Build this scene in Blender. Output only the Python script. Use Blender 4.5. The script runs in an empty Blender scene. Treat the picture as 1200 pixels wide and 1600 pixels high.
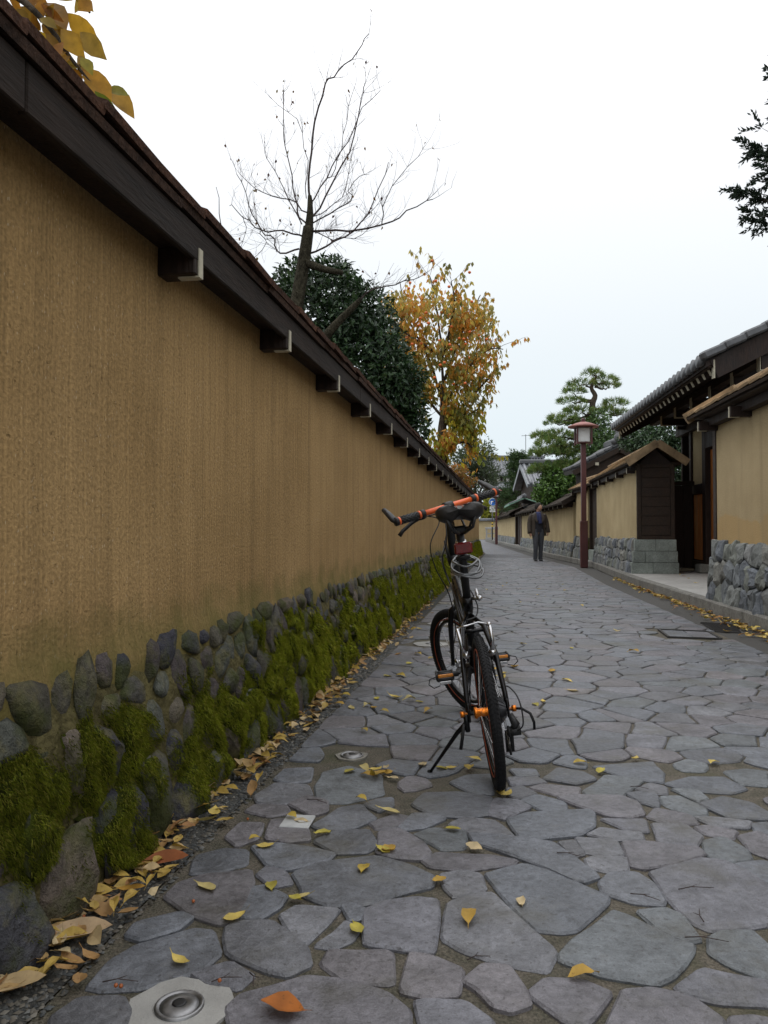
import bpy, math, random
from mathutils import Vector, Matrix, noise
from mathutils.bvhtree import BVHTree
rnd = random.Random(11)
PI = math.pi
R = math.radians
scene = bpy.context.scene
col = scene.collection

# ------------------------------------------------------------------ camera, sky, sun, exposure
CAM_H, FPX, PITCH = 0.90, 1200.0, math.atan(28 / 1200)
cam_data = bpy.data.cameras.new('camera')
cam = bpy.data.objects.new('camera', cam_data)
col.objects.link(cam)
cam.location = (0, 0, CAM_H)
cam.rotation_euler = (PI / 2 + PITCH, 0, 0)
cam_data.sensor_fit = 'VERTICAL'
cam_data.sensor_height = 36
cam_data.lens = FPX / 1600 * 36
cam_data.clip_start = 0.02
cam_data.clip_end = 1500
scene.camera = cam

SUN_EL, SUN_AZ = R(62), R(-70)          # high soft sun behind the cloud, over the left-hand garden
world = bpy.data.worlds.new('World')
scene.world = world
world.use_nodes = True
wn, wl = world.node_tree.nodes, world.node_tree.links
wn.clear()
sky = wn.new('ShaderNodeTexSky'); sky.sky_type = 'NISHITA'; sky.sun_disc = False
sky.sun_elevation = SUN_EL; sky.sun_rotation = SUN_AZ
wtc = wn.new('ShaderNodeTexCoord'); wsep = wn.new('ShaderNodeSeparateXYZ')
wl.new(wtc.outputs['Generated'], wsep.inputs[0])
ramp = wn.new('ShaderNodeValToRGB')          # overcast cloud layer: paler blue low down, brighter towards the zenith
ramp.color_ramp.elements[0].position = 0.0; ramp.color_ramp.elements[0].color = (.60, .68, .73, 1)
ramp.color_ramp.elements[1].position = 0.75; ramp.color_ramp.elements[1].color = (1.42, 1.43, 1.45, 1)
e = ramp.color_ramp.elements.new(.22); e.color = (.71, .76, .785, 1)
e = ramp.color_ramp.elements.new(.42); e.color = (.86, .87, .885, 1)
wl.new(wsep.outputs[2], ramp.inputs[0])
wmul = wn.new('ShaderNodeVectorMath'); wmul.operation = 'SCALE'; wmul.inputs['Scale'].default_value = 10.0
wl.new(ramp.outputs[0], wmul.inputs[0])
wmix = wn.new('ShaderNodeMixRGB'); wmix.inputs[0].default_value = .92
wl.new(sky.outputs[0], wmix.inputs[1]); wl.new(wmul.outputs[0], wmix.inputs[2])
bg = wn.new('ShaderNodeBackground'); bg.inputs[1].default_value = .1
wl.new(wmix.outputs[0], bg.inputs[0])
wo = wn.new('ShaderNodeOutputWorld'); wl.new(bg.outputs[0], wo.inputs[0])

sd = bpy.data.lights.new('sun', 'SUN'); sd.energy = .6; sd.angle = R(50); sd.color = (1, .97, .93)
sun = bpy.data.objects.new('sun', sd); col.objects.link(sun)
sun.rotation_euler = (PI / 2 - SUN_EL, 0, -SUN_AZ + PI)
scene.view_settings.view_transform = 'Standard'
scene.view_settings.look = 'None'
scene.view_settings.exposure = 0.36
scene.view_settings.gamma = 1.0
scene.view_settings.use_curve_mapping = False
scene.cycles.max_bounces = 6
scene.cycles.transparent_max_bounces = 8

# ------------------------------------------------------------------ helpers
def pixel_ray(x, y):
    a, b = (x - 600) / FPX, (800 - y) / FPX
    return Vector((a, math.cos(PITCH) - b * math.sin(PITCH), math.sin(PITCH) + b * math.cos(PITCH)))

def at(x, y, Y):
    d = pixel_ray(x, y)
    return Vector((0, 0, CAM_H)) + d * (Y / d.y)

def fbm(p, o=3):
    v, a, f = 0, 1, 1
    for _ in range(o):
        v += a * noise.noise(p * f); a *= .5; f *= 2.03
    return v

class MB:
    def __init__(s): s.v, s.f, s.t, s.m, s.cur = [], [], [], [], 0
    def add(s, verts, faces, tint=None):
        b = len(s.v)
        s.v.extend([tuple(q) for q in verts])
        s.f.extend([tuple(i + b for i in q) for q in faces])
        s.m.extend([s.cur] * len(faces))
        s.t.extend([tint or (1, 1, 1)] * len(verts))
        return s
    def box(s, x0, x1, y0, y1, z0, z1, tint=None, M=None, bev=0):
        if bev:
            b = min(bev, (x1 - x0) * .45, (y1 - y0) * .45, (z1 - z0) * .45)
            vs, fs = [], []
            for (z, i) in ((z0, b), (z0 + b, 0), (z1 - b, 0), (z1, b)):
                a0, a1, c0, c1 = x0 + i, x1 - i, y0 + i, y1 - i
                k = b if i == 0 else 0
                if i: ring = [(a0, c0), (a0, c0), (a1, c0), (a1, c0), (a1, c1), (a1, c1), (a0, c1), (a0, c1)]
                ring = [(a0 + b * (i == 0), c0), (a1 - b * (i == 0), c0), (a1, c0 + b * (i == 0)), (a1, c1 - b * (i == 0)),
                        (a1 - b * (i == 0), c1), (a0 + b * (i == 0), c1), (a0, c1 - b * (i == 0)), (a0, c0 + b * (i == 0))]
                if i: ring = [(a0 + b*.3, c0), (a1 - b*.3, c0), (a1, c0 + b*.3), (a1, c1 - b*.3), (a1 - b*.3, c1), (a0 + b*.3, c1), (a0, c1 - b*.3), (a0, c0 + b*.3)]
                vs += [(p, q, z) for p, q in ring]
            for L in range(3):
                for j in range(8):
                    fs.append((L * 8 + j, L * 8 + (j + 1) % 8, L * 8 + 8 + (j + 1) % 8, L * 8 + 8 + j))
            fs.append(tuple(range(7, -1, -1))); fs.append(tuple(range(24, 32)))
        else:
            vs = [(x0, y0, z0), (x1, y0, z0), (x1, y1, z0), (x0, y1, z0), (x0, y0, z1), (x1, y0, z1), (x1, y1, z1), (x0, y1, z1)]
            fs = [(3, 2, 1, 0), (4, 5, 6, 7), (0, 1, 5, 4), (1, 2, 6, 5), (2, 3, 7, 6), (3, 0, 4, 7)]
        if M is not None: vs = [M @ Vector(q) for q in vs]
        return s.add(vs, fs, tint)
    def beam(s, p, q, w, h, up=(0, 0, 1), tint=None, bev=0):
        p, q = Vector(p), Vector(q)
        d = (q - p); L = d.length; d.normalize()
        x = d.cross(Vector(up)).normalized(); u = x.cross(d)
        M = Matrix(((x.x, d.x, u.x, p.x), (x.y, d.y, u.y, p.y), (x.z, d.z, u.z, p.z), (0, 0, 0, 1)))
        return s.box(-w / 2, w / 2, 0, L, -h / 2, h / 2, tint, M, bev)
    def tube(s, pts, rad, n=6, caps=True, tint=None, closed=False, sq=1.0):
        pts = [Vector(p) for p in pts]
        k = len(pts)
        if not hasattr(rad, '__len__'): rad = [rad] * k
        vs, fs = [], []
        prev = None
        for i, p in enumerate(pts):
            if closed: d = pts[(i + 1) % k] - pts[i - 1]
            else: d = pts[min(i + 1, k - 1)] - pts[max(i - 1, 0)]
            if d.length < 1e-9: d = Vector((0, 0, 1))
            d.normalize()
            if prev is None:
                u = Vector((0, 0, 1)) if abs(d.z) < .9 else Vector((1, 0, 0))
                u = (u - d * u.dot(d)).normalized()
            else:
                u = prev - d * prev.dot(d)
                u = u.normalized() if u.length > 1e-6 else d.orthogonal().normalized()
            prev = u
            w = d.cross(u)
            for j in range(n):
                a = 2 * PI * j / n
                vs.append(p + (u * math.cos(a) * sq + w * math.sin(a)) * rad[i])
        for i in range(k if closed else k - 1):
            i2 = (i + 1) % k
            for j in range(n):
                fs.append((i * n + j, i * n + (j + 1) % n, i2 * n + (j + 1) % n, i2 * n + j))
        if caps and not closed:
            fs.append(tuple(range(n - 1, -1, -1))); fs.append(tuple((k - 1) * n + j for j in range(n)))
        return s.add(vs, fs, tint)
    def lathe(s, prof, n=16, c=(0, 0, 0), axis='z', tint=None, caps=True):
        vs, fs = [], []
        for (r, h) in prof:
            for j in range(n):
                a = 2 * PI * j / n
                p = (r * math.cos(a), r * math.sin(a), h)
                if axis == 'x': p = (p[2], p[0], p[1])
                elif axis == 'y': p = (p[1], p[2], p[0])
                vs.append((p[0] + c[0], p[1] + c[1], p[2] + c[2]))
        k = len(prof)
        for i in range(k - 1):
            for j in range(n):
                fs.append((i * n + j, i * n + (j + 1) % n, (i + 1) * n + (j + 1) % n, (i + 1) * n + j))
        if caps:
            fs.append(tuple(range(n - 1, -1, -1))); fs.append(tuple((k - 1) * n + j for j in range(n)))
        return s.add(vs, fs, tint)
    def torus(s, R0, r, n=40, m=10, c=(0, 0, 0), sx=1.0, tint=None):   # wheel torus, axle along x
        vs, fs = [], []
        for i in range(n):
            a = 2 * PI * i / n
            for j in range(m):
                b = 2 * PI * j / m
                q = R0 + r * math.cos(b)
                vs.append((c[0] + r * sx * math.sin(b), c[1] + q * math.cos(a), c[2] + q * math.sin(a)))
        for i in range(n):
            for j in range(m):
                fs.append((i * m + j, i * m + (j + 1) % m, ((i + 1) % n) * m + (j + 1) % m, ((i + 1) % n) * m + j))
        return s.add(vs, fs, tint)
    def ball(s, c, r, n=8, m=6, tint=None):
        if not hasattr(r, '__len__'): r = (r, r, r)
        vs = [(c[0], c[1], c[2] - r[2])]
        for i in range(1, m):
            t = PI * i / m
            for j in range(n):
                a = 2 * PI * j / n
                vs.append((c[0] + r[0] * math.sin(t) * math.cos(a), c[1] + r[1] * math.sin(t) * math.sin(a), c[2] - r[2] * math.cos(t)))
        vs.append((c[0], c[1], c[2] + r[2]))
        fs = [(0, 1 + (j + 1) % n, 1 + j) for j in range(n)]
        for i in range(m - 2):
            for j in range(n):
                a = 1 + i * n
                fs.append((a + j, a + (j + 1) % n, a + n + (j + 1) % n, a + n + j))
        a = 1 + (m - 2) * n
        fs += [(a + j, a + (j + 1) % n, len(vs) - 1) for j in range(n)]
        return s.add(vs, fs, tint)
    def prism(s, poly, z0, z1, tint=None):            # polygon in xy, counter-clockwise
        n = len(poly)
        vs = [(x, y, z0) for x, y in poly] + [(x, y, z1) for x, y in poly]
        fs = [tuple(range(n - 1, -1, -1)), tuple(range(n, 2 * n))] + [(i, (i + 1) % n, n + (i + 1) % n, n + i) for i in range(n)]
        return s.add(vs, fs, tint)
    def leaf(s, p, d, nrm, L, W, tint, fold=.25):     # folded diamond leaf
        d = d.normalized(); x = d.cross(nrm)
        x = x.normalized() if x.length > 1e-6 else d.orthogonal().normalized()
        n2 = x.cross(d)
        b = p; t = p + d * L
        m1 = p + d * (L * .42) + x * (W / 2) + n2 * (W * fold); m2 = p + d * (L * .42) - x * (W / 2) + n2 * (W * fold)
        return s.add([b, m1, t, m2], [(0, 1, 2), (0, 2, 3)], tint)
    def mesh(s, name, mat=None, smooth=False, tints=False):
        me = bpy.data.meshes.new(name)
        me.from_pydata(s.v, [], s.f)
        mats = mat if isinstance(mat, (list, tuple)) else [mat]
        for q in mats:
            if q: me.materials.append(q)
        if len(mats) > 1: me.polygons.foreach_set('material_index', s.m)
        if smooth: me.polygons.foreach_set('use_smooth', [True] * len(me.polygons))
        if tints:
            at_ = me.color_attributes.new('tint', 'FLOAT_COLOR', 'POINT')
            flat = []
            for t in s.t: flat.extend((t[0], t[1], t[2], 1.0))
            at_.data.foreach_set('color', flat)
        me.update()
        return me
    def build(s, name, mat, parent=None, smooth=False, tints=False, label=None):
        return put(s.mesh(name, mat, smooth, tints), name, parent, label)

def put(me, name, parent=None, label=None, loc=None, rot=None):
    o = bpy.data.objects.new(name, me)
    col.objects.link(o)
    if parent: o.parent = parent
    if loc is not None: o.location = loc
    if rot is not None: o.rotation_euler = rot
    if label: o['label'] = label
    return o

def tag(o, label=None, cat=None, group=None, kind=None):
    if label: o['label'] = label
    if cat: o['category'] = cat
    if group: o['group'] = group
    if kind: o['kind'] = kind
    return o

def thing(name, label, cat, loc=(0, 0, 0), rz=0, group=None):
    o = bpy.data.objects.new(name, None)
    o.empty_display_size = .1
    col.objects.link(o)
    o.location = loc; o.rotation_euler = (0, 0, rz)
    return tag(o, label, cat, group)

def structure(name, mb, mat, smooth=False, tints=False):
    return tag(mb.build(name, mat, None, smooth, tints), kind='structure')

# ------------------------------------------------------------------ materials
class NT:
    def __init__(s, name):
        s.m = bpy.data.materials.new(name); s.m.use_nodes = True
        s.n, s.l = s.m.node_tree.nodes, s.m.node_tree.links
        s.b = s.n['Principled BSDF']; s.tc = None
    def node(s, t, **kw):
        q = s.n.new(t)
        for k, v in kw.items(): setattr(q, k, v)
        return q
    def coord(s, scale=(1, 1, 1), kind='Object'):
        if not s.tc: s.tc = s.node('ShaderNodeTexCoord')
        mp = s.node('ShaderNodeMapping'); mp.inputs['Scale'].default_value = scale
        s.l.new(s.tc.outputs[kind], mp.inputs[0])
        return mp.outputs[0]
    def noise(s, scale, detail=4, co=None, rough=.55):
        q = s.node('ShaderNodeTexNoise'); q.inputs['Scale'].default_value = scale
        q.inputs['Detail'].default_value = detail; q.inputs['Roughness'].default_value = rough
        s.l.new(co if co is not None else s.coord(), q.inputs['Vector'])
        return q.outputs['Fac']
    def ramp(s, src, stops):
        q = s.node('ShaderNodeValToRGB')
        els = q.color_ramp.elements
        while len(els) < len(stops): els.new(.5)
        for e_, (p, c) in zip(els, stops):
            e_.position = p
            e_.color = (c, c, c, 1) if not hasattr(c, '__len__') else (*c, 1)
        s.l.new(src, q.inputs[0])
        return q.outputs[0]
    def mix(s, a, b, fac=.5, mode='MIX'):
        q = s.node('ShaderNodeMixRGB', blend_type=mode)
        for i, v in ((0, fac), (1, a), (2, b)):
            if hasattr(v, 'is_linked') or isinstance(v, bpy.types.NodeSocket): s.l.new(v, q.inputs[i])
            elif i == 0: q.inputs[0].default_value = v
            else: q.inputs[i].default_value = (*v, 1) if len(v) == 3 else v
        return q.outputs[0]
    def math(s, op, a, b=None):
        q = s.node('ShaderNodeMath', operation=op)
        for i, v in ((0, a), (1, b)):
            if v is None: continue
            if isinstance(v, bpy.types.NodeSocket): s.l.new(v, q.inputs[i])
            else: q.inputs[i].default_value = v
        return q.outputs[0]
    def attr(s, name='tint'):
        q = s.node('ShaderNodeAttribute'); q.attribute_name = name
        return q.outputs['Color']
    def set(s, color=None, rough=None, metal=0, bump=None, bd=.01, bs=1.0, spec=.5):
        if color is not None:
            if isinstance(color, bpy.types.NodeSocket): s.l.new(color, s.b.inputs['Base Color'])
            else: s.b.inputs['Base Color'].default_value = (*color, 1)
        if rough is not None:
            if isinstance(rough, bpy.types.NodeSocket): s.l.new(rough, s.b.inputs['Roughness'])
            else: s.b.inputs['Roughness'].default_value = rough
        s.b.inputs['Metallic'].default_value = metal
        s.b.inputs['Specular IOR Level'].default_value = spec
        if bump is not None:
            q = s.node('ShaderNodeBump'); q.inputs['Strength'].default_value = bs; q.inputs['Distance'].default_value = bd
            s.l.new(bump, q.inputs['Height']); s.l.new(q.outputs[0], s.b.inputs['Normal'])
        return s.m

def simple(name, c, rough=.6, metal=0, var=.25, scale=20, bd=.002, bscale=None, tint=False, spec=.5, stretch=None):
    t = NT(name)
    co = t.coord(stretch or (1, 1, 1))
    n1 = t.noise(scale, 5, co)
    n2 = t.noise(scale * .17, 3, co)
    k = t.ramp(n1, [(.3, 1 - var), (.7, 1 + var)])
    k2 = t.ramp(n2, [(.3, 1 - var * .7), (.7, 1 + var * .7)])
    cc = t.mix(c, k, 1, 'MULTIPLY'); cc = t.mix(cc, k2, 1, 'MULTIPLY')
    if tint: cc = t.mix(cc, t.attr(), 1, 'MULTIPLY')
    rg = t.ramp(n2, [(.3, max(.05, rough - .1)), (.7, min(1, rough + .1))])
    return t.set(cc, rg, metal, t.noise(bscale or scale * 2, 5, co), bd, 1, spec)

def plaster_mat(name, c, flecks=True, comb=True, green=True, worn=False):
    t = NT(name)
    comb_co = t.coord((30, 105, 1.1))
    n_comb = t.noise(1.0, 2, comb_co)
    n_str = t.noise(1.0, 3, t.coord((3, 9, .28)))
    n_big = t.noise(1.6, 4)
    n_fine = t.noise(90, 5)
    n_pit = t.noise(55, 3, t.coord((1, 1, .7)))
    k = t.ramp(n_comb, [(.3, .84), (.7, 1.12)]) if comb else t.ramp(n_fine, [(.3, .9), (.7, 1.1)])
    cc = t.mix(c, k, 1, 'MULTIPLY')
    cc = t.mix(cc, t.ramp(n_str, [(.30, .80), (.5, .99), (.72, 1.09)]), .8 if comb else .1, 'MULTIPLY')
    cc = t.mix(cc, t.ramp(n_big, [(.3, (.86, .84, .80)), (.7, (1.12, 1.12, 1.13))]), 1, 'MULTIPLY')
    cc = t.mix(cc, t.ramp(n_fine, [(.35, .80), (.65, 1.14)]), 1, 'MULTIPLY')
    cc = t.mix(cc, (.10, .062, .028), t.ramp(n_pit, [(.71, 0.0), (.78, .35)]))
    if flecks:
        for sc, rot in ((46, .5), (58, -.6), (50, 1.3)):
            mp = t.node('ShaderNodeMapping'); mp.inputs['Rotation'].default_value = (rot, 0, 0); mp.inputs['Scale'].default_value = (.3, 2.6, .55)
            t.l.new(t.tc.outputs['Object'], mp.inputs[0])
            vo = t.node('ShaderNodeTexVoronoi'); vo.inputs['Scale'].default_value = sc; t.l.new(mp.outputs[0], vo.inputs['Vector'])
            rare = t.ramp(t.noise(31 + sc * .1, 1), [(.56, 0.0), (.60, 1.0)])
            m = t.math('MULTIPLY', t.ramp(vo.outputs['Distance'], [(.09, 1.0), (.14, 0.0)]), rare)
            cc = t.mix(cc, (.62, .52, .38), t.math('MULTIPLY', m, .75))
    if green:
        sp = t.node('ShaderNodeSeparateXYZ'); t.l.new(t.tc.outputs['Object'], sp.inputs[0])
        z = t.math('ADD', sp.outputs[2], t.math('MULTIPLY', t.math('SUBTRACT', t.noise(7, 4), .5), .34))
        g = t.ramp(z, [(.52, .8), (.62, .38), (.70, 0.0)])
        cc = t.mix(cc, (.115, .105, .03), g)
    if worn:
        sp = t.node('ShaderNodeSeparateXYZ'); t.l.new(t.tc.outputs['Object'], sp.inputs[0])
        z = t.math('ADD', sp.outputs[2], t.math('MULTIPLY', t.math('SUBTRACT', t.noise(2.6, 5), .5), .55))
        cc = t.mix(cc, (.40, .27, .12), t.ramp(z, [(.90, .75), (.925, 0.0)]))
        cc = t.mix(cc, (.24, .19, .11), t.ramp(t.noise(1.0, 4, t.coord((1, 5, .5))), [(.52, 0.0), (.68, .45)]))
    h = t.math('ADD', t.math('MULTIPLY', n_comb, .9 if comb else 0.1), t.math('ADD', t.math('MULTIPLY', n_fine, .8), t.math('MULTIPLY', t.ramp(n_pit, [(.64, 1.0), (.76, 0.0)]), .6)))
    return t.set(cc, .92, 0, h, .006, 1.0, .15)

def leaf_mat(name, trans=.35, rough=.5, spec=.3):
    t = NT(name)
    c = t.attr()
    n = t.ramp(t.noise(25, 3), [(.3, .75), (.7, 1.25)])
    c = t.mix(c, n, 1, 'MULTIPLY')
    c = t.mix(c, (.10, .045, .015), t.ramp(t.noise(85, 3), [(.62, 0.0), (.74, .6 if 'dry' in name else 0.0)]))
    t.set(c, rough, 0, None, spec=spec)
    tr = t.node('ShaderNodeBsdfTranslucent'); t.l.new(t.mix(c, (1.25, 1.2, .8), 1, 'MULTIPLY'), tr.inputs[0])
    mx = t.node('ShaderNodeMixShader'); mx.inputs[0].default_value = trans
    t.l.new(t.b.outputs[0], mx.inputs[1]); t.l.new(tr.outputs[0], mx.inputs[2])
    t.l.new(mx.outputs[0], t.n['Material Output'].inputs[0])
    return t.m

def stone_mat(name, rough=.75, wet=False, spec=.35, lichen=True, bd=.012, sc=1.0, pits=False):
    t = NT(name)
    co = t.coord((1, 1, 1))
    n1, n2, n3 = t.noise(6 * sc, 5, co), t.noise(45 * sc, 5, co), t.noise(220 * sc, 4, co)
    cc = t.mix(t.attr(), t.ramp(n1, [(.28, .68), (.72, 1.3)]), 1, 'MULTIPLY')
    cc = t.mix(cc, t.ramp(n2, [(.3, .72), (.7, 1.25)]), 1, 'MULTIPLY')
    cc = t.mix(cc, t.ramp(n3, [(.3, .80), (.7, 1.2)]), 1, 'MULTIPLY')
    if lichen:
        cc = t.mix(cc, (.15, .135, .06), t.ramp(t.noise(11, 6, co, .65), [(.50, 0.0), (.66, .7)]))
        cc = t.mix(cc, (.050, .060, .012), t.ramp(t.noise(7.3, 6, co, .6), [(.47, 0.0), (.62, .8)]))
    if pits:
        cc = t.mix(cc, (.040, .038, .036), t.ramp(t.noise(95, 3, co), [(.60, 0.0), (.70, .7)]))
        cc = t.mix(cc, (.075, .070, .052), t.ramp(t.noise(3.1, 6, co, .65), [(.52, 0.0), (.68, .6)]))
        cc = t.mix(cc, (.17, .17, .17), t.ramp(t.noise(17, 5, co, .6), [(.60, 0.0), (.74, .35)]))
    h = t.math('ADD', t.math('MULTIPLY', n1, 1.0), t.math('ADD', t.math('MULTIPLY', n2, .5), t.math('MULTIPLY', n3, .2)))
    rg = t.ramp(n1, [(.3, rough - .14), (.7, rough + .1)])
    return t.set(cc, rg, 0, h, bd, 1, spec)

MT = {}
MT['plaster'] = plaster_mat('earthen_plaster', (.347, .228, .101))
MT['plaster_r'] = plaster_mat('pale_earthen_plaster', (.43, .345, .20), comb=False, flecks=False, green=False)
MT['plaster_a'] = plaster_mat('worn_earthen_plaster', (.40, .315, .185), comb=False, flecks=False, green=False, worn=True)
MT['stone'] = stone_mat('boulder', .85, bd=.035, spec=.25)
MT['paving'] = stone_mat('paving_stone', .52, spec=.5, lichen=False, bd=.008, sc=1.3, pits=True)
MT['granite'] = stone_mat('granite_block', .8, lichen=False, bd=.004)
MT['mortar'] = simple('mortar', (.105, .092, .068), .9, var=.35, scale=28, bd=.006, bscale=120, spec=.2)
MT['wall_mortar'] = simple('wall_mortar', (.095, .082, .036), .95, var=.4, scale=24, bd=.015, bscale=60, spec=.1)
MT['gravel'] = simple('gravel_bed', (.05, .05, .046), .85, var=.4, scale=90, bd=.006, bscale=160, spec=.3)
MT['pebble'] = simple('pebble', (1, 1, 1), .6, var=.2, scale=60, bd=.001, tint=True, spec=.4)
MT['asphalt'] = simple('asphalt', (.072, .070, .066), .85, var=.25, scale=160, bd=.003, bscale=320, spec=.3)
MT['earth'] = simple('earth', (.07, .055, .035), .95, var=.4, scale=4, bd=.02, spec=.1)
MT['concrete'] = simple('concrete', (.30, .295, .28), .85, var=.14, scale=14, bd=.002, bscale=150, spec=.3)
MT['kerb'] = simple('kerb_concrete', (.17, .165, .15), .9, var=.3, scale=40, bd=.006, bscale=150, spec=.25)
MT['wood_dark'] = simple('dark_timber', (.030, .019, .013), .7, var=.4, scale=9, bd=.004, stretch=(6, 1, 6), spec=.3)
MT['wood_black'] = simple('blackened_timber', (.022, .013, .010), .65, var=.4, scale=9, bd=.003, stretch=(6, 6, 1), spec=.3)
MT['fascia'] = simple('weathered_fascia', (.019, .013, .010), .85, var=.4, scale=6, bd=.004, stretch=(8, 1, 8), spec=.25)
MT['shingle'] = simple('brown_shingle', (.085, .042, .027), .85, var=.45, scale=8, bd=.006, stretch=(2, 6, 6), tint=True, spec=.2)
MT['shingle_grey'] = simple('grey_shingle', (.10, .085, .072), .85, var=.45, scale=7, bd=.012, tint=True, spec=.25)
MT['wood_tan'] = simple('fresh_cedar_board', (.33, .232, .135), .85, var=.3, scale=9, bd=.003, tint=True, spec=.25)
MT['door_orange'] = simple('orange_door_board', (.42, .14, .03), .55, var=.35, scale=8, bd=.002, stretch=(7, 7, .6), spec=.35)
MT['cap_paint'] = simple('beam_end_paint', (.43, .40, .31), .85, var=.12, scale=30, bd=.001, spec=.3)
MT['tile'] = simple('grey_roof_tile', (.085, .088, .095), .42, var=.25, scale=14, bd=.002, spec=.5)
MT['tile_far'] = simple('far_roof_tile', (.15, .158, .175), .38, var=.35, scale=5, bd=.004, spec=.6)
MT['white_wall'] = simple('white_render', (.65, .63, .58), .85, var=.1, scale=3, bd=.001)
MT['copper'] = simple('green_copper', (.16, .30, .22), .7, var=.25, scale=6, bd=.001)
MT['moss'] = leaf_mat('moss_strands', .2, .8, .15)
MT['moss_mat'] = simple('moss_mat', (.045, .055, .008), .95, var=.5, scale=30, bd=.01, bscale=260, spec=.08)
MT['leaf'] = leaf_mat('leaf', .5, .55)
MT['leaf_glossy'] = leaf_mat('glossy_leaf', .12, .38, .5)
MT['needle'] = leaf_mat('needle', .15, .6, .25)
MT['dry_leaf'] = leaf_mat('dry_leaf', .12, .62, .25)
MT['bark'] = simple('bark', (.075, .058, .042), .9, var=.45, scale=12, bd=.02, stretch=(3, 3, 1), spec=.15)
MT['bark_mossy'] = simple('mossy_bark', (.045, .040, .027), .95, var=.55, scale=14, bd=.05, stretch=(2, 2, 1), spec=.1)
MT['twig'] = simple('twig', (.060, .045, .042), .8, var=.3, scale=30, bd=.001, spec=.2)
MT['rubber'] = simple('tyre_rubber', (.012, .012, .013), .8, var=.3, scale=60, bd=.001, spec=.22)
MT['black_paint'] = simple('black_gloss_paint', (.005, .005, .006), .24, var=.1, scale=10, bd=.0002, spec=.3)
MT['black_plastic'] = simple('black_plastic', (.014, .014, .015), .5, var=.2, scale=60, bd=.0005, spec=.4)
MT['leather'] = simple('black_leather', (.016, .014, .013), .42, var=.25, scale=70, bd=.001, spec=.5)
MT['alloy'] = simple('polished_alloy', (.55, .55, .56), .28, metal=1, var=.12, scale=30, bd=.0003)
MT['steel_dark'] = simple('dark_steel', (.09, .09, .095), .38, metal=1, var=.3, scale=60, bd=.0005)
MT['orange_anod'] = simple('orange_anodised', (.78, .22, .025), .33, metal=.85, var=.1, scale=30, bd=.0003)
MT['orange_paint'] = simple('orange_paint', (.72, .125, .03), .35, var=.08, scale=20, bd=.0002)
MT['rim_orange'] = simple('rim_stripe', (.28, .05, .015), .5, var=.15, scale=20, bd=.0002)
MT['red_lens'] = simple('red_reflector', (.16, .003, .004), .22, var=.3, scale=140, bd=.002, bscale=260, spec=.6)
MT['amber_lens'] = simple('amber_reflector', (.62, .22, .02), .25, var=.2, scale=140, bd=.001, spec=.6)
MT['cable_grey'] = simple('clear_coated_cable', (.13, .135, .14), .25, metal=.4, var=.15, scale=60, bd=.0003, spec=.7)
MT['lamp_paint'] = simple('maroon_paint', (.075, .022, .022), .45, var=.15, scale=8, bd=.0005)
MT['lamp_hood'] = simple('faded_red_hood', (.30, .13, .115), .55, var=.15, scale=10, bd=.0005)
MT['lamp_glass'] = simple('frosted_glass', (.66, .68, .68), .35, var=.06, scale=6, bd=.0005, spec=.5)
MT['sign_blue'] = simple('sign_blue', (.02, .13, .48), .4, var=.06, scale=6, bd=.0002)
MT['sign_white'] = simple('sign_white', (.8, .8, .8), .45, var=.05, scale=6, bd=.0002)
MT['sign_yellow'] = simple('sign_yellow', (.62, .40, .03), .5, var=.08, scale=6, bd=.0002)
MT['steel'] = simple('brushed_steel', (.27, .27, .275), .48, metal=1, var=.2, scale=60, bd=.0004)
MT['iron'] = simple('cast_iron', (.045, .043, .042), .6, metal=.4, var=.3, scale=60, bd=.002)
MT['plate'] = simple('pale_plate', (.42, .43, .43), .5, var=.12, scale=40, bd=.0006)
MT['fruit'] = simple('persimmon_skin', (.62, .13, .02), .4, var=.2, scale=20, bd=.0004)
MT['skin'] = simple('skin', (.42, .235, .155), .55, var=.1, scale=30, bd=.0004)
MT['hair'] = simple('black_hair', (.010, .008, .007), .85, var=.3, scale=120, bd=.003)
MT['coat'] = simple('dark_brown_coat', (.036, .026, .018), .75, var=.3, scale=30, bd=.003)
MT['shirt'] = simple('dark_jumper', (.012, .013, .02), .85, var=.2, scale=50, bd=.002)
MT['scarf'] = simple('navy_scarf', (.022, .028, .085), .9, var=.3, scale=40, bd=.003)
MT['trousers'] = simple('grey_trousers', (.052, .056, .066), .85, var=.25, scale=30, bd=.002)
MT['shoe'] = simple('black_shoe', (.012, .012, .013), .4, var=.1, scale=30, bd=.0005)
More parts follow.
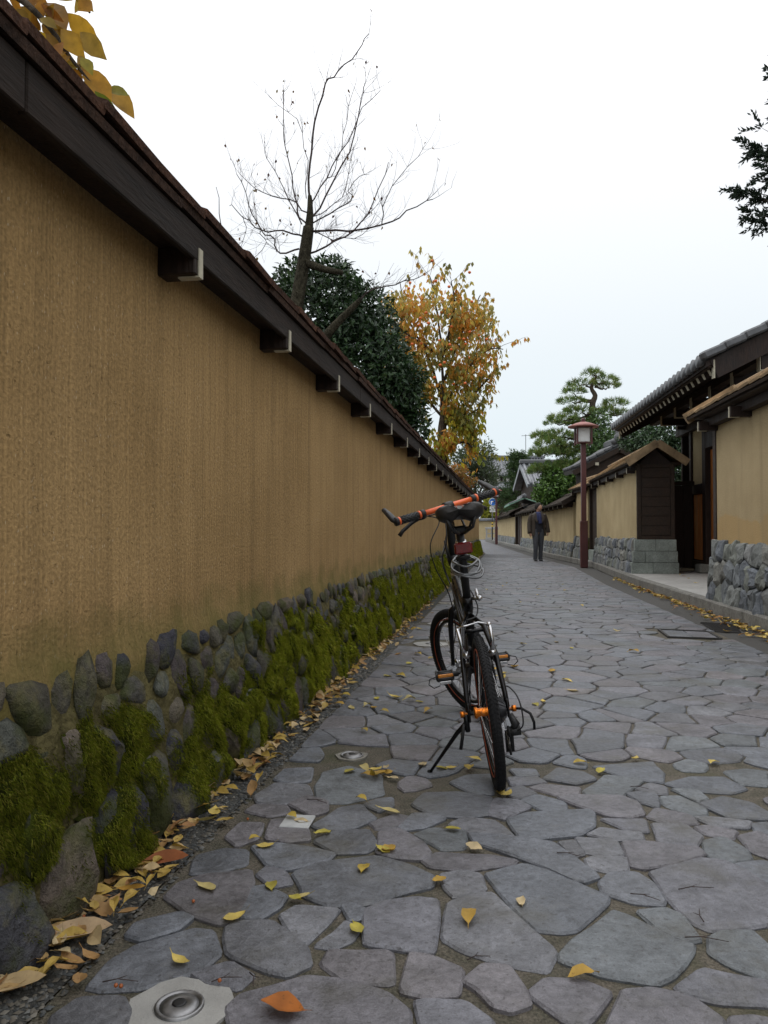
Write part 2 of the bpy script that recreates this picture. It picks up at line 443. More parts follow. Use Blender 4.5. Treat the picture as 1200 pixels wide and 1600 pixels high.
PAVELEAF=[(-0.023,2.813),(-0.058,2.792),(0.012,2.828),(0.027,2.764),(0.014,2.438),(-0.059,2.033),(-0.202,1.884),(-0.216,1.871),(0.336,1.856),(0.198,1.778),(0.251,2.169),(0.204,2.306),(0,2.152),(0.018,2.157),(-0.058,1.731),(-0.339,1.772),(-0.446,1.92),(-0.418,1.605),(-0.287,1.934),(-0.37,2.217),(-0.179,2.277),(-0.331,2.169),(-0.076,2.54),(0.399,2.612),(0.404,2.6),(0.215,2.887),(0.25,2.88),(1.264,2.949),(0.801,2.85),(0.747,2.942),(-0.13,2.85),(-0.153,3.853),(-0.09,3.894),(-0.048,3.853),(-0.085,3.408),(-0.034,4.068),(0.061,4.099),(0.133,4.023),(0,3.747),(0.145,2.926),(0.182,3.994),(0.353,3.006),(0.325,2.887),(-0.487,4.889),(0.238,5.506),(0.17,5.118),(0.097,4.679),(0.827,3.994),(1.07,4.542),(1.041,4.259),(2.038,6.817),(2.054,6.775),(0.85,5.001),(0.97,3.006),(-0.286,2.386),(-0.253,2.36),(0.22,3.786),(0.141,1.961),(0.392,1.549),(1.81,5.591),(0.315,6.904),(0.764,3.922),(-0.204,4.099),(-0.227,3.922)]
TRACED=[
[(0.133,1.704),(0.157,1.862),(0.236,1.91),(0.268,1.91),(0.365,1.659),(0.328,1.583),(0.276,1.6),(0.171,1.659)],
[(0.266,2.015),(0.377,2.075),(0.463,2.006),(0.542,1.894),(0.529,1.862),(0.431,1.744),(0.396,1.734),(0.345,1.744),(0.307,1.862)],
[(0.252,2.275),(0.372,2.251),(0.482,2.206),(0.514,2.111),(0.552,2.006),(0.505,1.975),(0.475,1.987),(0.367,2.121),(0.264,2.206)],
[(0.386,2.386),(0.453,2.438),(0.653,2.471),(0.66,2.438),(0.627,2.335),(0.573,2.275),(0.445,2.244),(0.399,2.251)],
[(0.582,2.582),(0.635,2.606),(0.794,2.597),(0.828,2.537),(0.814,2.438),(0.767,2.412),(0.701,2.425),(0.632,2.508)],
[(0.687,2.66),(0.805,2.82),(0.909,2.785),(0.918,2.75),(0.797,2.606),(0.728,2.591),(0.691,2.612)],
[(0.697,2.024),(0.859,2.105),(0.914,2.091),(0.947,2.033),(0.965,1.927),(0.886,1.772),(0.791,1.747),(0.731,1.742),(0.708,1.772),(0.694,1.894)],
[(0.375,1.641),(0.419,1.698),(0.537,1.823),(0.564,1.801),(0.629,1.698),(0.663,1.678),(0.647,1.647),(0.571,1.56),(0.537,1.539),(0.444,1.566),(0.372,1.617)],
[(0.597,1.823),(0.665,1.834),(0.69,1.801),(0.691,1.704),(0.655,1.694),(0.617,1.744)],
[(0.552,1.97),(0.592,2.024),(0.659,2.024),(0.679,1.961),(0.674,1.878),(0.662,1.857),(0.601,1.87),(0.545,1.918)],
[(0.686,2.222),(0.759,2.217),(0.88,2.178),(0.879,2.132),(0.781,2.081),(0.694,2.052),(0.662,2.071)],
[(0.553,2.111),(0.579,2.127),(0.661,2.121),(0.637,2.043),(0.588,2.037),(0.548,2.062)],
[(0.559,2.251),(0.667,2.229),(0.658,2.142),(0.615,2.132),(0.56,2.157)],
[(0.499,2.217),(0.547,2.229),(0.554,2.148),(0.517,2.125)],
[(0.601,2.275),(0.652,2.323),(0.755,2.286),(0.743,2.235),(0.665,2.24)],
[(0.673,2.399),(0.804,2.391),(0.78,2.298),(0.719,2.323)],
[(0.817,2.355),(0.911,2.347),(0.925,2.263),(0.872,2.18),(0.787,2.217)],
[(0.822,2.412),(0.874,2.488),(0.957,2.438),(0.957,2.365),(0.877,2.36)],
[(0.928,2.597),(0.991,2.606),(1.036,2.508),(1.012,2.438),(0.957,2.438),(0.917,2.522)],
[(0.94,2.335),(0.979,2.347),(1.049,2.31),(1.008,2.251),(0.951,2.282)],
[(0.966,2.412),(1.033,2.406),(1.122,2.373),(1.086,2.327),(1.005,2.34)],
[(1.032,2.522),(1.131,2.582),(1.198,2.522),(1.208,2.438),(1.18,2.391),(1.076,2.412)],
[(0.92,2.229),(0.988,2.258),(1.013,2.174),(0.997,2.111),(0.934,2.097),(0.892,2.142)],
[(1.037,2.263),(1.11,2.298),(1.118,2.24),(1.058,2.111),(1.026,2.163)],
[(1.12,2.36),(1.176,2.373),(1.173,2.31),(1.123,2.268),(1.105,2.298)],
[(0.94,2.071),(1.018,2.091),(1.042,2.071),(0.977,1.935),(0.952,2.043)],
[(0.717,1.704),(0.754,1.728),(0.819,1.731),(0.822,1.666),(0.807,1.583),(0.764,1.549),(0.713,1.605),(0.694,1.647)],
[(0.576,1.523),(0.65,1.583),(0.759,1.539),(0.77,1.477),(0.723,1.468),(0.637,1.477),(0.58,1.502)],
[(0.414,1.421),(0.469,1.512),(0.524,1.518),(0.584,1.497),(0.616,1.43),(0.593,1.377),(0.39,1.377)],
[(0.281,1.502),(0.324,1.547),(0.392,1.539),(0.435,1.502),(0.373,1.421),(0.332,1.421)],
[(0.161,1.539),(0.203,1.594),(0.255,1.588),(0.268,1.518),(0.272,1.472),(0.233,1.453),(0.205,1.468),(0.186,1.512)],
[(0.038,1.528),(0.057,1.641),(0.1,1.629),(0.156,1.583),(0.139,1.502),(0.08,1.497),(0.04,1.512)],
[(-0.041,1.823),(0,1.862),(0.077,1.881),(0.127,1.87),(0.105,1.653),(0.055,1.659),(-0.038,1.685)],
[(0.108,2.101),(0.151,2.148),(0.29,2.132),(0.357,2.101),(0.333,2.071),(0.219,2.043),(0.128,2.062)],
[(0.149,2.015),(0.21,2.037),(0.249,2.015),(0.249,1.935),(0.172,1.897),(0.156,1.944)],
[(-0.234,2.024),(-0.172,2.081),(-0.017,2.121),(0.068,2.062),(0.128,1.996),(0.112,1.944),(0.047,1.918),(-0.038,1.862),(-0.122,1.851),(-0.192,1.902)],
[(-0.014,2.286),(0.048,2.31),(0.109,2.206),(0.126,2.142),(0.096,2.107),(0.026,2.121),(-0.016,2.152)],
[(0.089,2.275),(0.144,2.323),(0.237,2.31),(0.223,2.184),(0.162,2.178)],
[(0.205,2.36),(0.248,2.406),(0.335,2.386),(0.375,2.275),(0.301,2.282),(0.211,2.323)],
[(0.456,2.567),(0.519,2.619),(0.59,2.552),(0.584,2.48),(0.51,2.471)],
[(0.332,2.438),(0.371,2.567),(0.443,2.552),(0.469,2.494),(0.376,2.399)],
[(0.096,2.522),(0.141,2.628),(0.251,2.637),(0.357,2.582),(0.327,2.438),(0.259,2.412),(0.151,2.438)],
[(0.048,2.335),(0.091,2.438),(0.151,2.438),(0.188,2.399),(0.125,2.335),(0.057,2.31)],
[(0.506,2.692),(0.563,2.726),(0.679,2.692),(0.646,2.606),(0.601,2.597)],
[(0.574,2.778),(0.652,2.895),(0.731,2.85),(0.758,2.778),(0.676,2.726)],
[(0.825,2.628),(0.874,2.644),(0.918,2.612),(0.883,2.499),(0.843,2.552)],
[(0.874,2.676),(0.939,2.736),(0.979,2.692),(0.956,2.628),(0.894,2.637)],
[(0.238,2.743),(0.303,2.82),(0.392,2.831),(0.369,2.628),(0.304,2.628)],
[(0.992,2.726),(1.109,2.795),(1.225,2.795),(1.25,2.676),(1.176,2.634),(1.055,2.66)],
[(1.263,2.868),(1.353,2.895),(1.423,2.868),(1.344,2.709),(1.262,2.726)],
[(0.793,2.926),(1.037,2.986),(1.025,2.85),(0.986,2.743),(0.878,2.795)],
[(0.063,1.472),(0.085,1.477),(0.151,1.472),(0.192,1.421),(0.181,1.377),(0.073,1.377)],
[(-0.125,1.605),(-0.113,1.659),(0,1.656),(0.014,1.644),(0.016,1.547),(0,1.539),(-0.077,1.552)],
[(-0.29,1.458),(-0.271,1.497),(-0.153,1.555),(-0.089,1.544),(0,1.507),(0.042,1.453),(0.04,1.377),(-0.26,1.377)],
[(0.639,1.434),(0.679,1.439),(0.704,1.43),(0.7,1.377),(0.616,1.377)],
[(0.472,2.887),(0.56,2.88),(0.558,2.813),(0.485,2.795)],
[(0.451,2.795),(0.547,2.813),(0.573,2.743),(0.449,2.716)],
[(0.426,2.676),(0.48,2.702),(0.516,2.628),(0.45,2.591),(0.421,2.612)],
[(0.993,2.669),(1.077,2.66),(1.077,2.582),(1.033,2.552)],
[(-0.578,1.528),(-0.565,1.617),(-0.53,1.672),(-0.429,1.738),(-0.385,1.731),(-0.351,1.641),(-0.377,1.583),(-0.471,1.528),(-0.542,1.518)],
[(-0.565,1.717),(-0.559,1.765),(-0.477,1.809),(-0.445,1.787),(-0.465,1.738),(-0.524,1.698)],
[(-0.53,1.894),(-0.517,1.961),(-0.463,2.006),(-0.352,2.033),(-0.335,1.961),(-0.342,1.787),(-0.379,1.77),(-0.456,1.816)],
[(-0.51,2.132),(-0.449,2.178),(-0.385,2.169),(-0.373,2.081),(-0.429,2.043),(-0.501,2.024)],
[(-0.352,1.744),(-0.336,1.772),(-0.255,1.772),(-0.171,1.666),(-0.155,1.605),(-0.199,1.566),(-0.241,1.583),(-0.324,1.641),(-0.344,1.698)],
[(-0.237,1.801),(-0.205,1.846),(-0.106,1.831),(-0.131,1.772),(-0.167,1.687),(-0.189,1.698)],
[(-0.145,1.678),(-0.088,1.775),(-0.057,1.744),(-0.07,1.698),(-0.103,1.669)],
[(-0.1,1.846),(-0.077,1.859),(-0.034,1.823),(-0.059,1.787),(-0.081,1.787)],
[(-0.337,1.801),(-0.327,1.935),(-0.297,1.947),(-0.242,1.894),(-0.251,1.846),(-0.281,1.794)],
[(-0.328,2.015),(-0.307,2.068),(-0.26,2.033),(-0.235,1.97),(-0.282,1.952)],
[(-0.369,2.184),(-0.309,2.206),(-0.216,2.178),(-0.141,2.142),(-0.156,2.101),(-0.253,2.048),(-0.307,2.071)],
[(-0.339,2.251),(-0.345,2.386),(-0.248,2.399),(-0.217,2.24),(-0.276,2.226)],
[(-0.198,2.229),(-0.142,2.298),(-0.048,2.31),(-0.018,2.206),(-0.053,2.157),(-0.133,2.152)],
[(-0.213,2.347),(-0.143,2.48),(-0.073,2.508),(-0.03,2.399),(-0.096,2.323),(-0.182,2.315)],
[(-0.307,2.522),(-0.258,2.597),(-0.19,2.552),(-0.183,2.466),(-0.23,2.425)],
[(-0.235,2.709),(-0.224,2.85),(-0.133,2.926),(-0.012,2.813),(-0.005,2.628),(-0.126,2.546),(-0.211,2.552)],
[(-0.429,2.597),(-0.383,2.726),(-0.269,2.709),(-0.248,2.612),(-0.313,2.528),(-0.409,2.537)],
[(-0.438,2.466),(-0.417,2.522),(-0.323,2.522),(-0.299,2.452),(-0.36,2.425)],
[(-0.458,2.263),(-0.438,2.36),(-0.37,2.36),(-0.372,2.251),(-0.417,2.2)],
[(-0.387,1.571),(-0.318,1.611),(-0.267,1.566),(-0.288,1.523),(-0.346,1.533)],
[(-0.604,1.43),(-0.578,1.482),(-0.504,1.487),(-0.479,1.448),(-0.466,1.377),(-0.587,1.377)],
[(-0.39,2.778),(-0.37,2.887),(-0.27,2.906),(-0.268,2.76),(-0.339,2.736)],
[(-0.039,2.373),(0.04,2.438),(0.09,2.412),(0.048,2.347),(-0.019,2.323)],
[(-0.063,2.522),(-0.021,2.567),(0.027,2.582),(0.026,2.508),(-0.015,2.466)]]
# ------------------------------------------------------------------ the street: ground, road, paving, gravel strip, gutter, kerb
WK = .1625                                    # the left-hand wall runs along x = -offset + WK * y
def left_x(y, off): return -off + WK * y
KERB = [(2.25, -2), (2.50, 0), (3.31, 6.63), (4.02, 12.4), (4.98, 18.4), (5.42, 26.3), (7.4, 49), (8.5, 62)]
def poly_x(poly, y):
    for (xa, ya), (xb, yb) in zip(poly, poly[1:]):
        if y <= yb or (xb, yb) == poly[-1]:
            return xa + (xb - xa) * (y - ya) / (yb - ya)
def kerb_x(y): return poly_x(KERB, y)
def road_right(y): return kerb_x(y) - .42
def ground_point(x, y):
    d = pixel_ray(x, y); t = -CAM_H / d.z
    return (d.x * t, d.y * t)

def strip(mb, fa, fb, y0, y1, n, z, tint=None):
    vs = []
    for i in range(n + 1):
        y = y0 + (y1 - y0) * i / n
        vs += [(fa(y), y, z), (fb(y), y, z)]
    mb.add(vs, [(2 * i, 2 * i + 1, 2 * i + 3, 2 * i + 2) for i in range(n)], tint)

g = MB(); g.add([(-400, -60, -.03), (400, -60, -.03), (400, 900, -.03), (-400, 900, -.03)], [(0, 1, 2, 3)])
structure('ground', g, MT['earth'])

def far_paving_mat():
    t = NT('paved_road_bed')
    vo = t.node('ShaderNodeTexVoronoi'); vo.feature = 'DISTANCE_TO_EDGE'; vo.inputs['Scale'].default_value = 3.4
    vc = t.node('ShaderNodeTexVoronoi'); vc.inputs['Scale'].default_value = 3.4
    t.l.new(t.coord(), vo.inputs['Vector']); t.l.new(t.coord(), vc.inputs['Vector'])
    sp = t.node('ShaderNodeSeparateXYZ'); t.l.new(t.tc.outputs['Object'], sp.inputs[0])
    far = t.ramp(t.math('MULTIPLY', sp.outputs[1], .01), [(.239, 0.0), (.242, 1.0)])
    bed = t.mix((.090, .081, .067), t.ramp(t.noise(18, 5), [(.3, (.66, .70, .58)), (.7, (1.35, 1.28, 1.2))]), 1, 'MULTIPLY')
    bed = t.mix(bed, t.ramp(t.noise(140, 4), [(.3, .5), (.7, 1.6)]), 1, 'MULTIPLY')
    bed = t.mix(bed, (.055, .060, .018), t.ramp(t.noise(2.2, 5), [(.55, 0.0), (.70, .45)]))
    cell = t.mix((.122, .127, .144), t.ramp(vc.outputs['Color'], [(0, .8), (1, 1.2)]), 1, 'MULTIPLY')
    pav = t.mix((.10, .09, .07), cell, t.ramp(vo.outputs['Distance'], [(.02, 0.0), (.05, 1.0)]))
    return t.set(t.mix(bed, pav, far), .68, 0, t.noise(130, 5), .010, 1, .3)
MT['road_bed'] = far_paving_mat()
rb = MB()
strip(rb, lambda y: left_x(y, .88) if y < 29 else left_x(29, .88) + (y - 29) * .10, road_right, -2, 62, 64, 0)
rb.add([(left_x(29, .84) + 3.3, 62, 0), (road_right(62), 62, 0), (18, 84, 0), (0, 84, 0)], [(0, 1, 2, 3)])
road = structure('road', rb, MT['road_bed'])

def clip(poly, nx, ny, c):                      # keep nx*x + ny*y <= c
    out = []
    for i in range(len(poly)):
        a, b = poly[i - 1], poly[i]
        da, db = nx * a[0] + ny * a[1] - c, nx * b[0] + ny * b[1] - c
        if (da <= 0) != (db <= 0):
            t = da / (da - db); out.append((a[0] + (b[0] - a[0]) * t, a[1] + (b[1] - a[1]) * t))
        if db <= 0: out.append(b)
    return out
def area(p): return .5 * sum(p[i - 1][0] * p[i][1] - p[i][0] * p[i - 1][1] for i in range(len(p)))
def centroid(p): return (sum(q[0] for q in p) / len(p), sum(q[1] for q in p) / len(p))
def chaikin(p, k=.22):
    o = []
    for i in range(len(p)):
        a, b = p[i], p[(i + 1) % len(p)]
        o += [(a[0] * (1 - k) + b[0] * k, a[1] * (1 - k) + b[1] * k), (a[0] * k + b[0] * (1 - k), a[1] * k + b[1] * (1 - k))]
    return o
def voronoi(seeds, want, gap, rad, box):
    cell = {}
    for i, s in enumerate(seeds): cell.setdefault((int(s[0] // rad), int(s[1] // rad)), []).append(i)
    res = {}
    for i in want:
        x, y = seeds[i]
        poly = [(x - rad, y - rad), (x + rad, y - rad), (x + rad, y + rad), (x - rad, y + rad)]
        poly = box(poly, x, y)
        cx, cy = int(x // rad), int(y // rad)
        near = [j for a in (-2, -1, 0, 1, 2) for b in (-2, -1, 0, 1, 2) for j in cell.get((cx + a, cy + b), ()) if j != i]
        near.sort(key=lambda j: (seeds[j][0] - x) ** 2 + (seeds[j][1] - y) ** 2)
        gi = gap() * .5
        for j in near:
            dx, dy = seeds[j][0] - x, seeds[j][1] - y
            L = math.hypot(dx, dy)
            if L < 1e-6: continue
            if L > rad * 2.9: break
            nx, ny = dx / L, dy / L
            poly = clip(poly, nx, ny, nx * x + ny * y + L / 2 - gi)
            if len(poly) < 3: break
        if len(poly) >= 3: res[i] = poly
    return res

MT['mortar_pale'] = simple('pale_mortar', (.19, .18, .155), .9, var=.3, scale=40, bd=.003)
fittings = [(-.384, 1.462, .098), (-.127, 3.065, .062), (.362, 6.058, .13), (.551, 7.372, .13), (.80, 9.4, .13)]
cover = [ground_point(*q) for q in ((1029, 985), (1106, 988.5), (1127, 1000), (1045, 997))]
cover_c = centroid(cover)

seeds, fixed = [], []
TRACED = [[(c[0] + (x - c[0]) * (1 + .012 / max(.05, math.hypot(x - c[0], y - c[1]))), c[1] + (y - c[1]) * (1 + .012 / max(.05, math.hypot(x - c[0], y - c[1])))) for x, y in p] for p in TRACED for c in [centroid(p)]]
for p in TRACED:                                 # stones seen closest: their outlines on the ground
    cx, cy = centroid(p)
    for i in range(len(p)):
        a, b = p[i], p[(i + 1) % len(p)]
        L = math.hypot(b[0] - a[0], b[1] - a[1]); n = max(2, int(L / .05))
        for k in range(n):
            t = (k + .5) / n
            q = (a[0] + (b[0] - a[0]) * t, a[1] + (b[1] - a[1]) * t)
            seeds.append((cx + (q[0] - cx) * .86, cy + (q[1] - cy) * .86))
    seeds.append((cx, cy))
for (fx, fy, fr) in fittings:
    for k in range(14): seeds.append((fx + fr * .9 * math.cos(k * .449), fy + fr * .9 * math.sin(k * .449)))
for k in range(4):
    for j in range(8):
        a, b = cover[k], cover[(k + 1) % 4]; t = j / 8
        seeds.append(tuple(cover_c[i] + (a[i] + (b[i] - a[i]) * t - cover_c[i]) * .93 for i in (0, 1)))
nfix = len(seeds)
def in_poly(p, q):
    c = False
    for i in range(len(q)):
        a, b = q[i - 1], q[i]
        if (a[1] > p[1]) != (b[1] > p[1]) and p[0] < (b[0] - a[0]) * (p[1] - a[1]) / (b[1] - a[1]) + a[0]: c = not c
    return c
TRC = [(p, centroid(p)) for p in TRACED]
row, y = 0, -.6
while y < 24.2:
    dy = .175 + .04 * math.sin(row * 2.3)
    x = left_x(y, .85) + rnd.random() * .2
    while x < road_right(y) + .05:
        dx = .15 + .21 * rnd.random()
        q = (x + rnd.uniform(-.07, .07), y + rnd.uniform(-.085, .085))
        ok = not any(abs(q[0] - c[0]) < .9 and abs(q[1] - c[1]) < .9 and in_poly(q, p) for p, c in TRC)
        if ok and all(math.hypot(q[0] - s[0], q[1] - s[1]) > .085 for s in seeds[:nfix] if abs(q[1] - s[1]) < .1): seeds.append(q)
        x += dx
    y += dy; row += 1
def road_box(poly, x, y):
    c = left_x(0, .86)
    poly = clip(poly, -1, WK, -c)
    k = (road_right(y + .2) - road_right(y - .2)) / .4
    if len(poly) >= 3: poly = clip(poly, 1, -k, road_right(y) - k * y - .004)
    return poly
for _ in range(9000):                             # small infill stones between the traced ones
    q = (rnd.uniform(-.9, 2.4), rnd.uniform(.9, 4.3))
    if q[0] < left_x(q[1], .84) or q[0] > road_right(q[1]): continue
    if any(abs(q[0] - c[0]) < .9 and abs(q[1] - c[1]) < .9 and in_poly(q, p) for p, c in TRC): continue
    if all((q[0] - s[0]) ** 2 + (q[1] - s[1]) ** 2 > (.0058 if i < nfix else .026) for i, s in enumerate(seeds) if abs(q[1] - s[1]) < .21): seeds.append(q)
cells = voronoi(seeds, range(nfix, len(seeds)), lambda: rnd.uniform(.005, .016), .42, road_box)
stones = []
for p in TRACED: stones.append((p if area(p) > 0 else p[::-1], True))
for p in cells.values():
    if abs(area(p)) > .0035: stones.append((p if area(p) > 0 else p[::-1], False))
PAL = [(.120, .129, .146), (.108, .118, .134), (.130, .130, .146), (.128, .120, .130), (.098, .104, .116), (.140, .142, .154), (.110, .122, .128), (.136, .124, .130), (.092, .092, .098)]
def paving_mesh(mb, poly, traced, near):
    p = list(poly)
    if near:                                     # chipped, slightly wandering edges
        q = []
        for i in range(len(p)):
            a, b = p[i], p[(i + 1) % len(p)]
            q.append(a)
            if math.hypot(b[0] - a[0], b[1] - a[1]) > .12:
                t = rnd.uniform(.35, .65); nx, ny = b[1] - a[1], a[0] - b[0]; o = rnd.uniform(-.03, .045)
                q.append((a[0] + (b[0] - a[0]) * t + nx * o, a[1] + (b[1] - a[1]) * t + ny * o))
        p = q
        p = chaikin(p, .11)
    c = centroid(p)
    base = rnd.choice(PAL); k = rnd.uniform(.86, 1.12)
    mean = (.114, .120, .140)
    tint = tuple((mean[i] + (base[i] - mean[i]) * .75) * k * 1.06 for i in range(3))
    top = rnd.uniform(.006, .012); sx, sy = rnd.uniform(-.008, .008), rnd.uniform(-.008, .008)
    n = len(p); vs = []
    for (sc, dz) in ((1.0, -.02), (1.0, -.0045), (None, 0)):
        for x, y in p:
            if sc is None:
                dx, dy = c[0] - x, c[1] - y; L = math.hypot(dx, dy) or 1
                x, y = x + dx / L * min(.006, L * .3), y + dy / L * min(.006, L * .3)
            z = top + dz + (x - c[0]) * sx + (y - c[1]) * sy
            vs.append((x, y, z))
    fs = [(r * n + i, r * n + (i + 1) % n, (r + 1) * n + (i + 1) % n, (r + 1) * n + i) for r in (0, 1) for i in range(n)]
    fs.append(tuple(2 * n + i for i in range(n)))
    mb.add(vs, fs, tint)
def shown(p):                                    # rough size in the picture
    c = centroid(p)
    if c[1] < .9 or abs(c[0] / c[1]) > .53: return 0
    return abs(area(p)) / max(c[1], .5) ** 3
stones.sort(key=lambda s: -shown(s[0]))
far_mb = MB()
for i, (p, tr) in enumerate(stones):
    if i < 300:
        m = MB(); paving_mesh(m, p, tr, True)
        m.build('paving_stone', MT['paving'], road, False, True)
    else: paving_mesh(far_mb, p, tr, centroid(p)[1] < 8)
tag(far_mb.build('paving_stones', MT['paving'], road, False, True), kind='stuff')

# ground fittings: metal studs in round concrete collars
for i, (fx, fy, fr) in enumerate(fittings):
    t = thing('ground_stud', ['round metal stud in pale concrete collar among the cobbles beside the gravel', 'round metal stud between loose yellow leaves and the gravel strip',
              'pale round stud beside the bicycle front wheel', 'small pale stud level with the bicycle head tube', 'small pale stud furthest along the wall side of the road'][i], 'stud', (fx, fy, 0))
    m = MB(); pts = []
    for k in range(13):
        a = 2 * PI * k / 13; rr = fr * rnd.uniform(.9, 1.12); pts.append((rr * math.cos(a) * 1.05, rr * math.sin(a)))
    m.prism(pts, -.02, .0065, (1.0, 1.0, .98)); m.build('concrete_collar', MT['concrete'] if i in (0, 2, 3) else MT['mortar_pale'], t)
    k = .046 if i < 2 else .036
    m = MB(); m.lathe([(k, .0), (k, .0105), (k * .93, .0125), (k * .86, .0105), (k * .80, .0095)], 28, caps=False); m.build('outer_ring', MT['steel'], t, True)
    m = MB(); m.lathe([(k * .80, .004), (k * .78, .0096), (k * .62, .0125), (k * .34, .014), (k * .30, .013)], 28); m.build('dome', MT['steel'], t, True)
    m = MB(); m.lathe([(k * .29, .010), (k * .29, .0145), (k * .2, .0150)], 20); m.build('centre_button', MT['black_plastic'], t, True)
t = thing('marker_plate', 'small pale square plate let into a paving stone under two leaves', 'plate', (*ground_point(465, 1289), 0), R(-8))
MB().box(-.045, .045, -.05, .05, .006, .0135, None, None, .002).build('plate', MT['plate'], t)

# inspection cover and gutter grating
t = thing('inspection_cover', 'stone filled inspection cover with dark frame in the paving', 'manhole')
for k in range(4):
    a, b = Vector((*cover[k], .008)), Vector((*cover[(k + 1) % 4], .008))
    MB().beam(a, b, .02, .016).build('frame_bar', MT['iron'], t)
for k in range(2):
    f = lambda u, v: tuple((cover[0][i] * (1 - u) + cover[1][i] * u) * (1 - v) + (cover[3][i] * (1 - u) + cover[2][i] * u) * v for i in (0, 1))
    u0, u1 = (.03, .485) if k == 0 else (.515, .97)
    pp = [f(u0, .06), f(u1, .06), f(u1, .94), f(u0, .94)]
    if area(pp) < 0: pp = pp[::-1]
    MB().prism(pp, -.01, .009, PAL[k * 2]).build('infill_slab', MT['paving'], t, False, True)
gr = [ground_point(*q) for q in ((1094, 973), (1146, 976), (1158, 989), (1117, 987))]
t = thing('drain_grating', 'dark flat drain grating in the asphalt gutter under leaves', 'drain')
pp = gr if area(gr) > 0 else gr[::-1]
MB().prism(pp, -.01, .006).build('grating_plate', MT['iron'], t)
for k in range(9):
    v = (k + .5) / 9
    a = [gr[0][i] + (gr[3][i] - gr[0][i]) * v for i in (0, 1)]; b = [gr[1][i] + (gr[2][i] - gr[1][i]) * v for i in (0, 1)]
    MB().beam((*a, .009), (*b, .009), .014, .008).build('bar', MT['iron'], t)

# gravel strip at the wall foot
gv = MB(); strip(gv, lambda y: left_x(y, 1.20), lambda y: left_x(y, .882), -2, 29, 31, .002)
gravel = structure('gravel_strip', gv, MT['gravel'])
pb = MB()
for i in range(9500):
    y = .9 + 6.5 * rnd.random() ** 1.6
    x = left_x(y, rnd.uniform(.862, 1.10))
    r = rnd.uniform(.0035, .0085) * (1 if y < 3.5 else 1.35); k = rnd.uniform(.5, 1.3)
    c = rnd.choice([(.075, .078, .075), (.10, .10, .095), (.055, .06, .062), (.13, .12, .10), (.085, .075, .06)])
    a = rnd.random() * PI; ca, sa = math.cos(a), math.sin(a); rx, ry, rz = r * rnd.uniform(.9, 1.5), r * .8, r * rnd.uniform(.45, .7)
    z = .002 + rz * .35
    V = [(rx, 0, 0), (0, ry, 0), (-rx, 0, 0), (0, -ry, 0), (0, 0, rz), (rx * .7, ry * .7, rz * .4), (-rx * .7, -ry * .7, rz * .4)]
    V = V[:5]
    pb.add([(x + p[0] * ca - p[1] * sa, y + p[0] * sa + p[1] * ca, z + p[2]) for p in V], [(0, 1, 4), (1, 2, 4), (2, 3, 4), (3, 0, 4)], tuple(v * k for v in c))
tag(pb.build('pebbles', MT['pebble'], gravel, True, True), kind='stuff')

# asphalt gutter, kerb, pavement behind
ga = MB(); strip(ga, lambda y: road_right(y) - .01, kerb_x, -2, 62, 64, -.006)
for v in range(len(ga.v)): pass
structure('gutter', ga, MT['asphalt'])
kb = MB(); strip(kb, lambda y: kerb_x(y) + .01, lambda y: kerb_x(y) + .13, -2, 62, 64, .005)
kerb = structure('kerb', kb, MT['kerb'])
y = -1.0
while y < 56:
    L = .92 if y < 40 else 3.0
    a, b = Vector((kerb_x(y) + .06, y, 0)), Vector((kerb_x(y + L) + .06, y + L, 0))
    d = (b - a).normalized()
    if 5.7 < y + L / 2 < 6.75:                   # cast drain inlet in the kerb line
        m = MB(); m.beam(a + d * .006 + Vector((0, 0, .065)), b - d * .006 + Vector((0, 0, .065)), .13, .15, bev=.008)
        o = m.build('drain_kerb', MT['iron'], kerb, label='dark ribbed drain inlet in the kerb')
        nrib = 15
        for k in range(nrib):
            p = a + d * ((k + .5) / nrib * L) + Vector((-d.y, d.x, 0)) * .066
            MB().beam(p + Vector((0, 0, .008)), p + Vector((0, 0, .125)), .02, .012, up=(1, 0, 0)).build('rib', MT['iron'], o)
    else:
        m = MB(); j = rnd.uniform(-.006, .006)
        m.beam(a + d * .004 + Vector((j, 0, .065)), b - d * .004 + Vector((j, 0, .065 + rnd.uniform(-.003, .003))), .12, .15, bev=.016)
        m.build('kerb_stone', MT['kerb'], kerb)
    y += L
pv = MB(); strip(pv, lambda y: kerb_x(y) + .119, lambda y: kerb_x(y) + 3.4, -2, 56, 58, .132)
structure('pavement', pv, MT['concrete'])
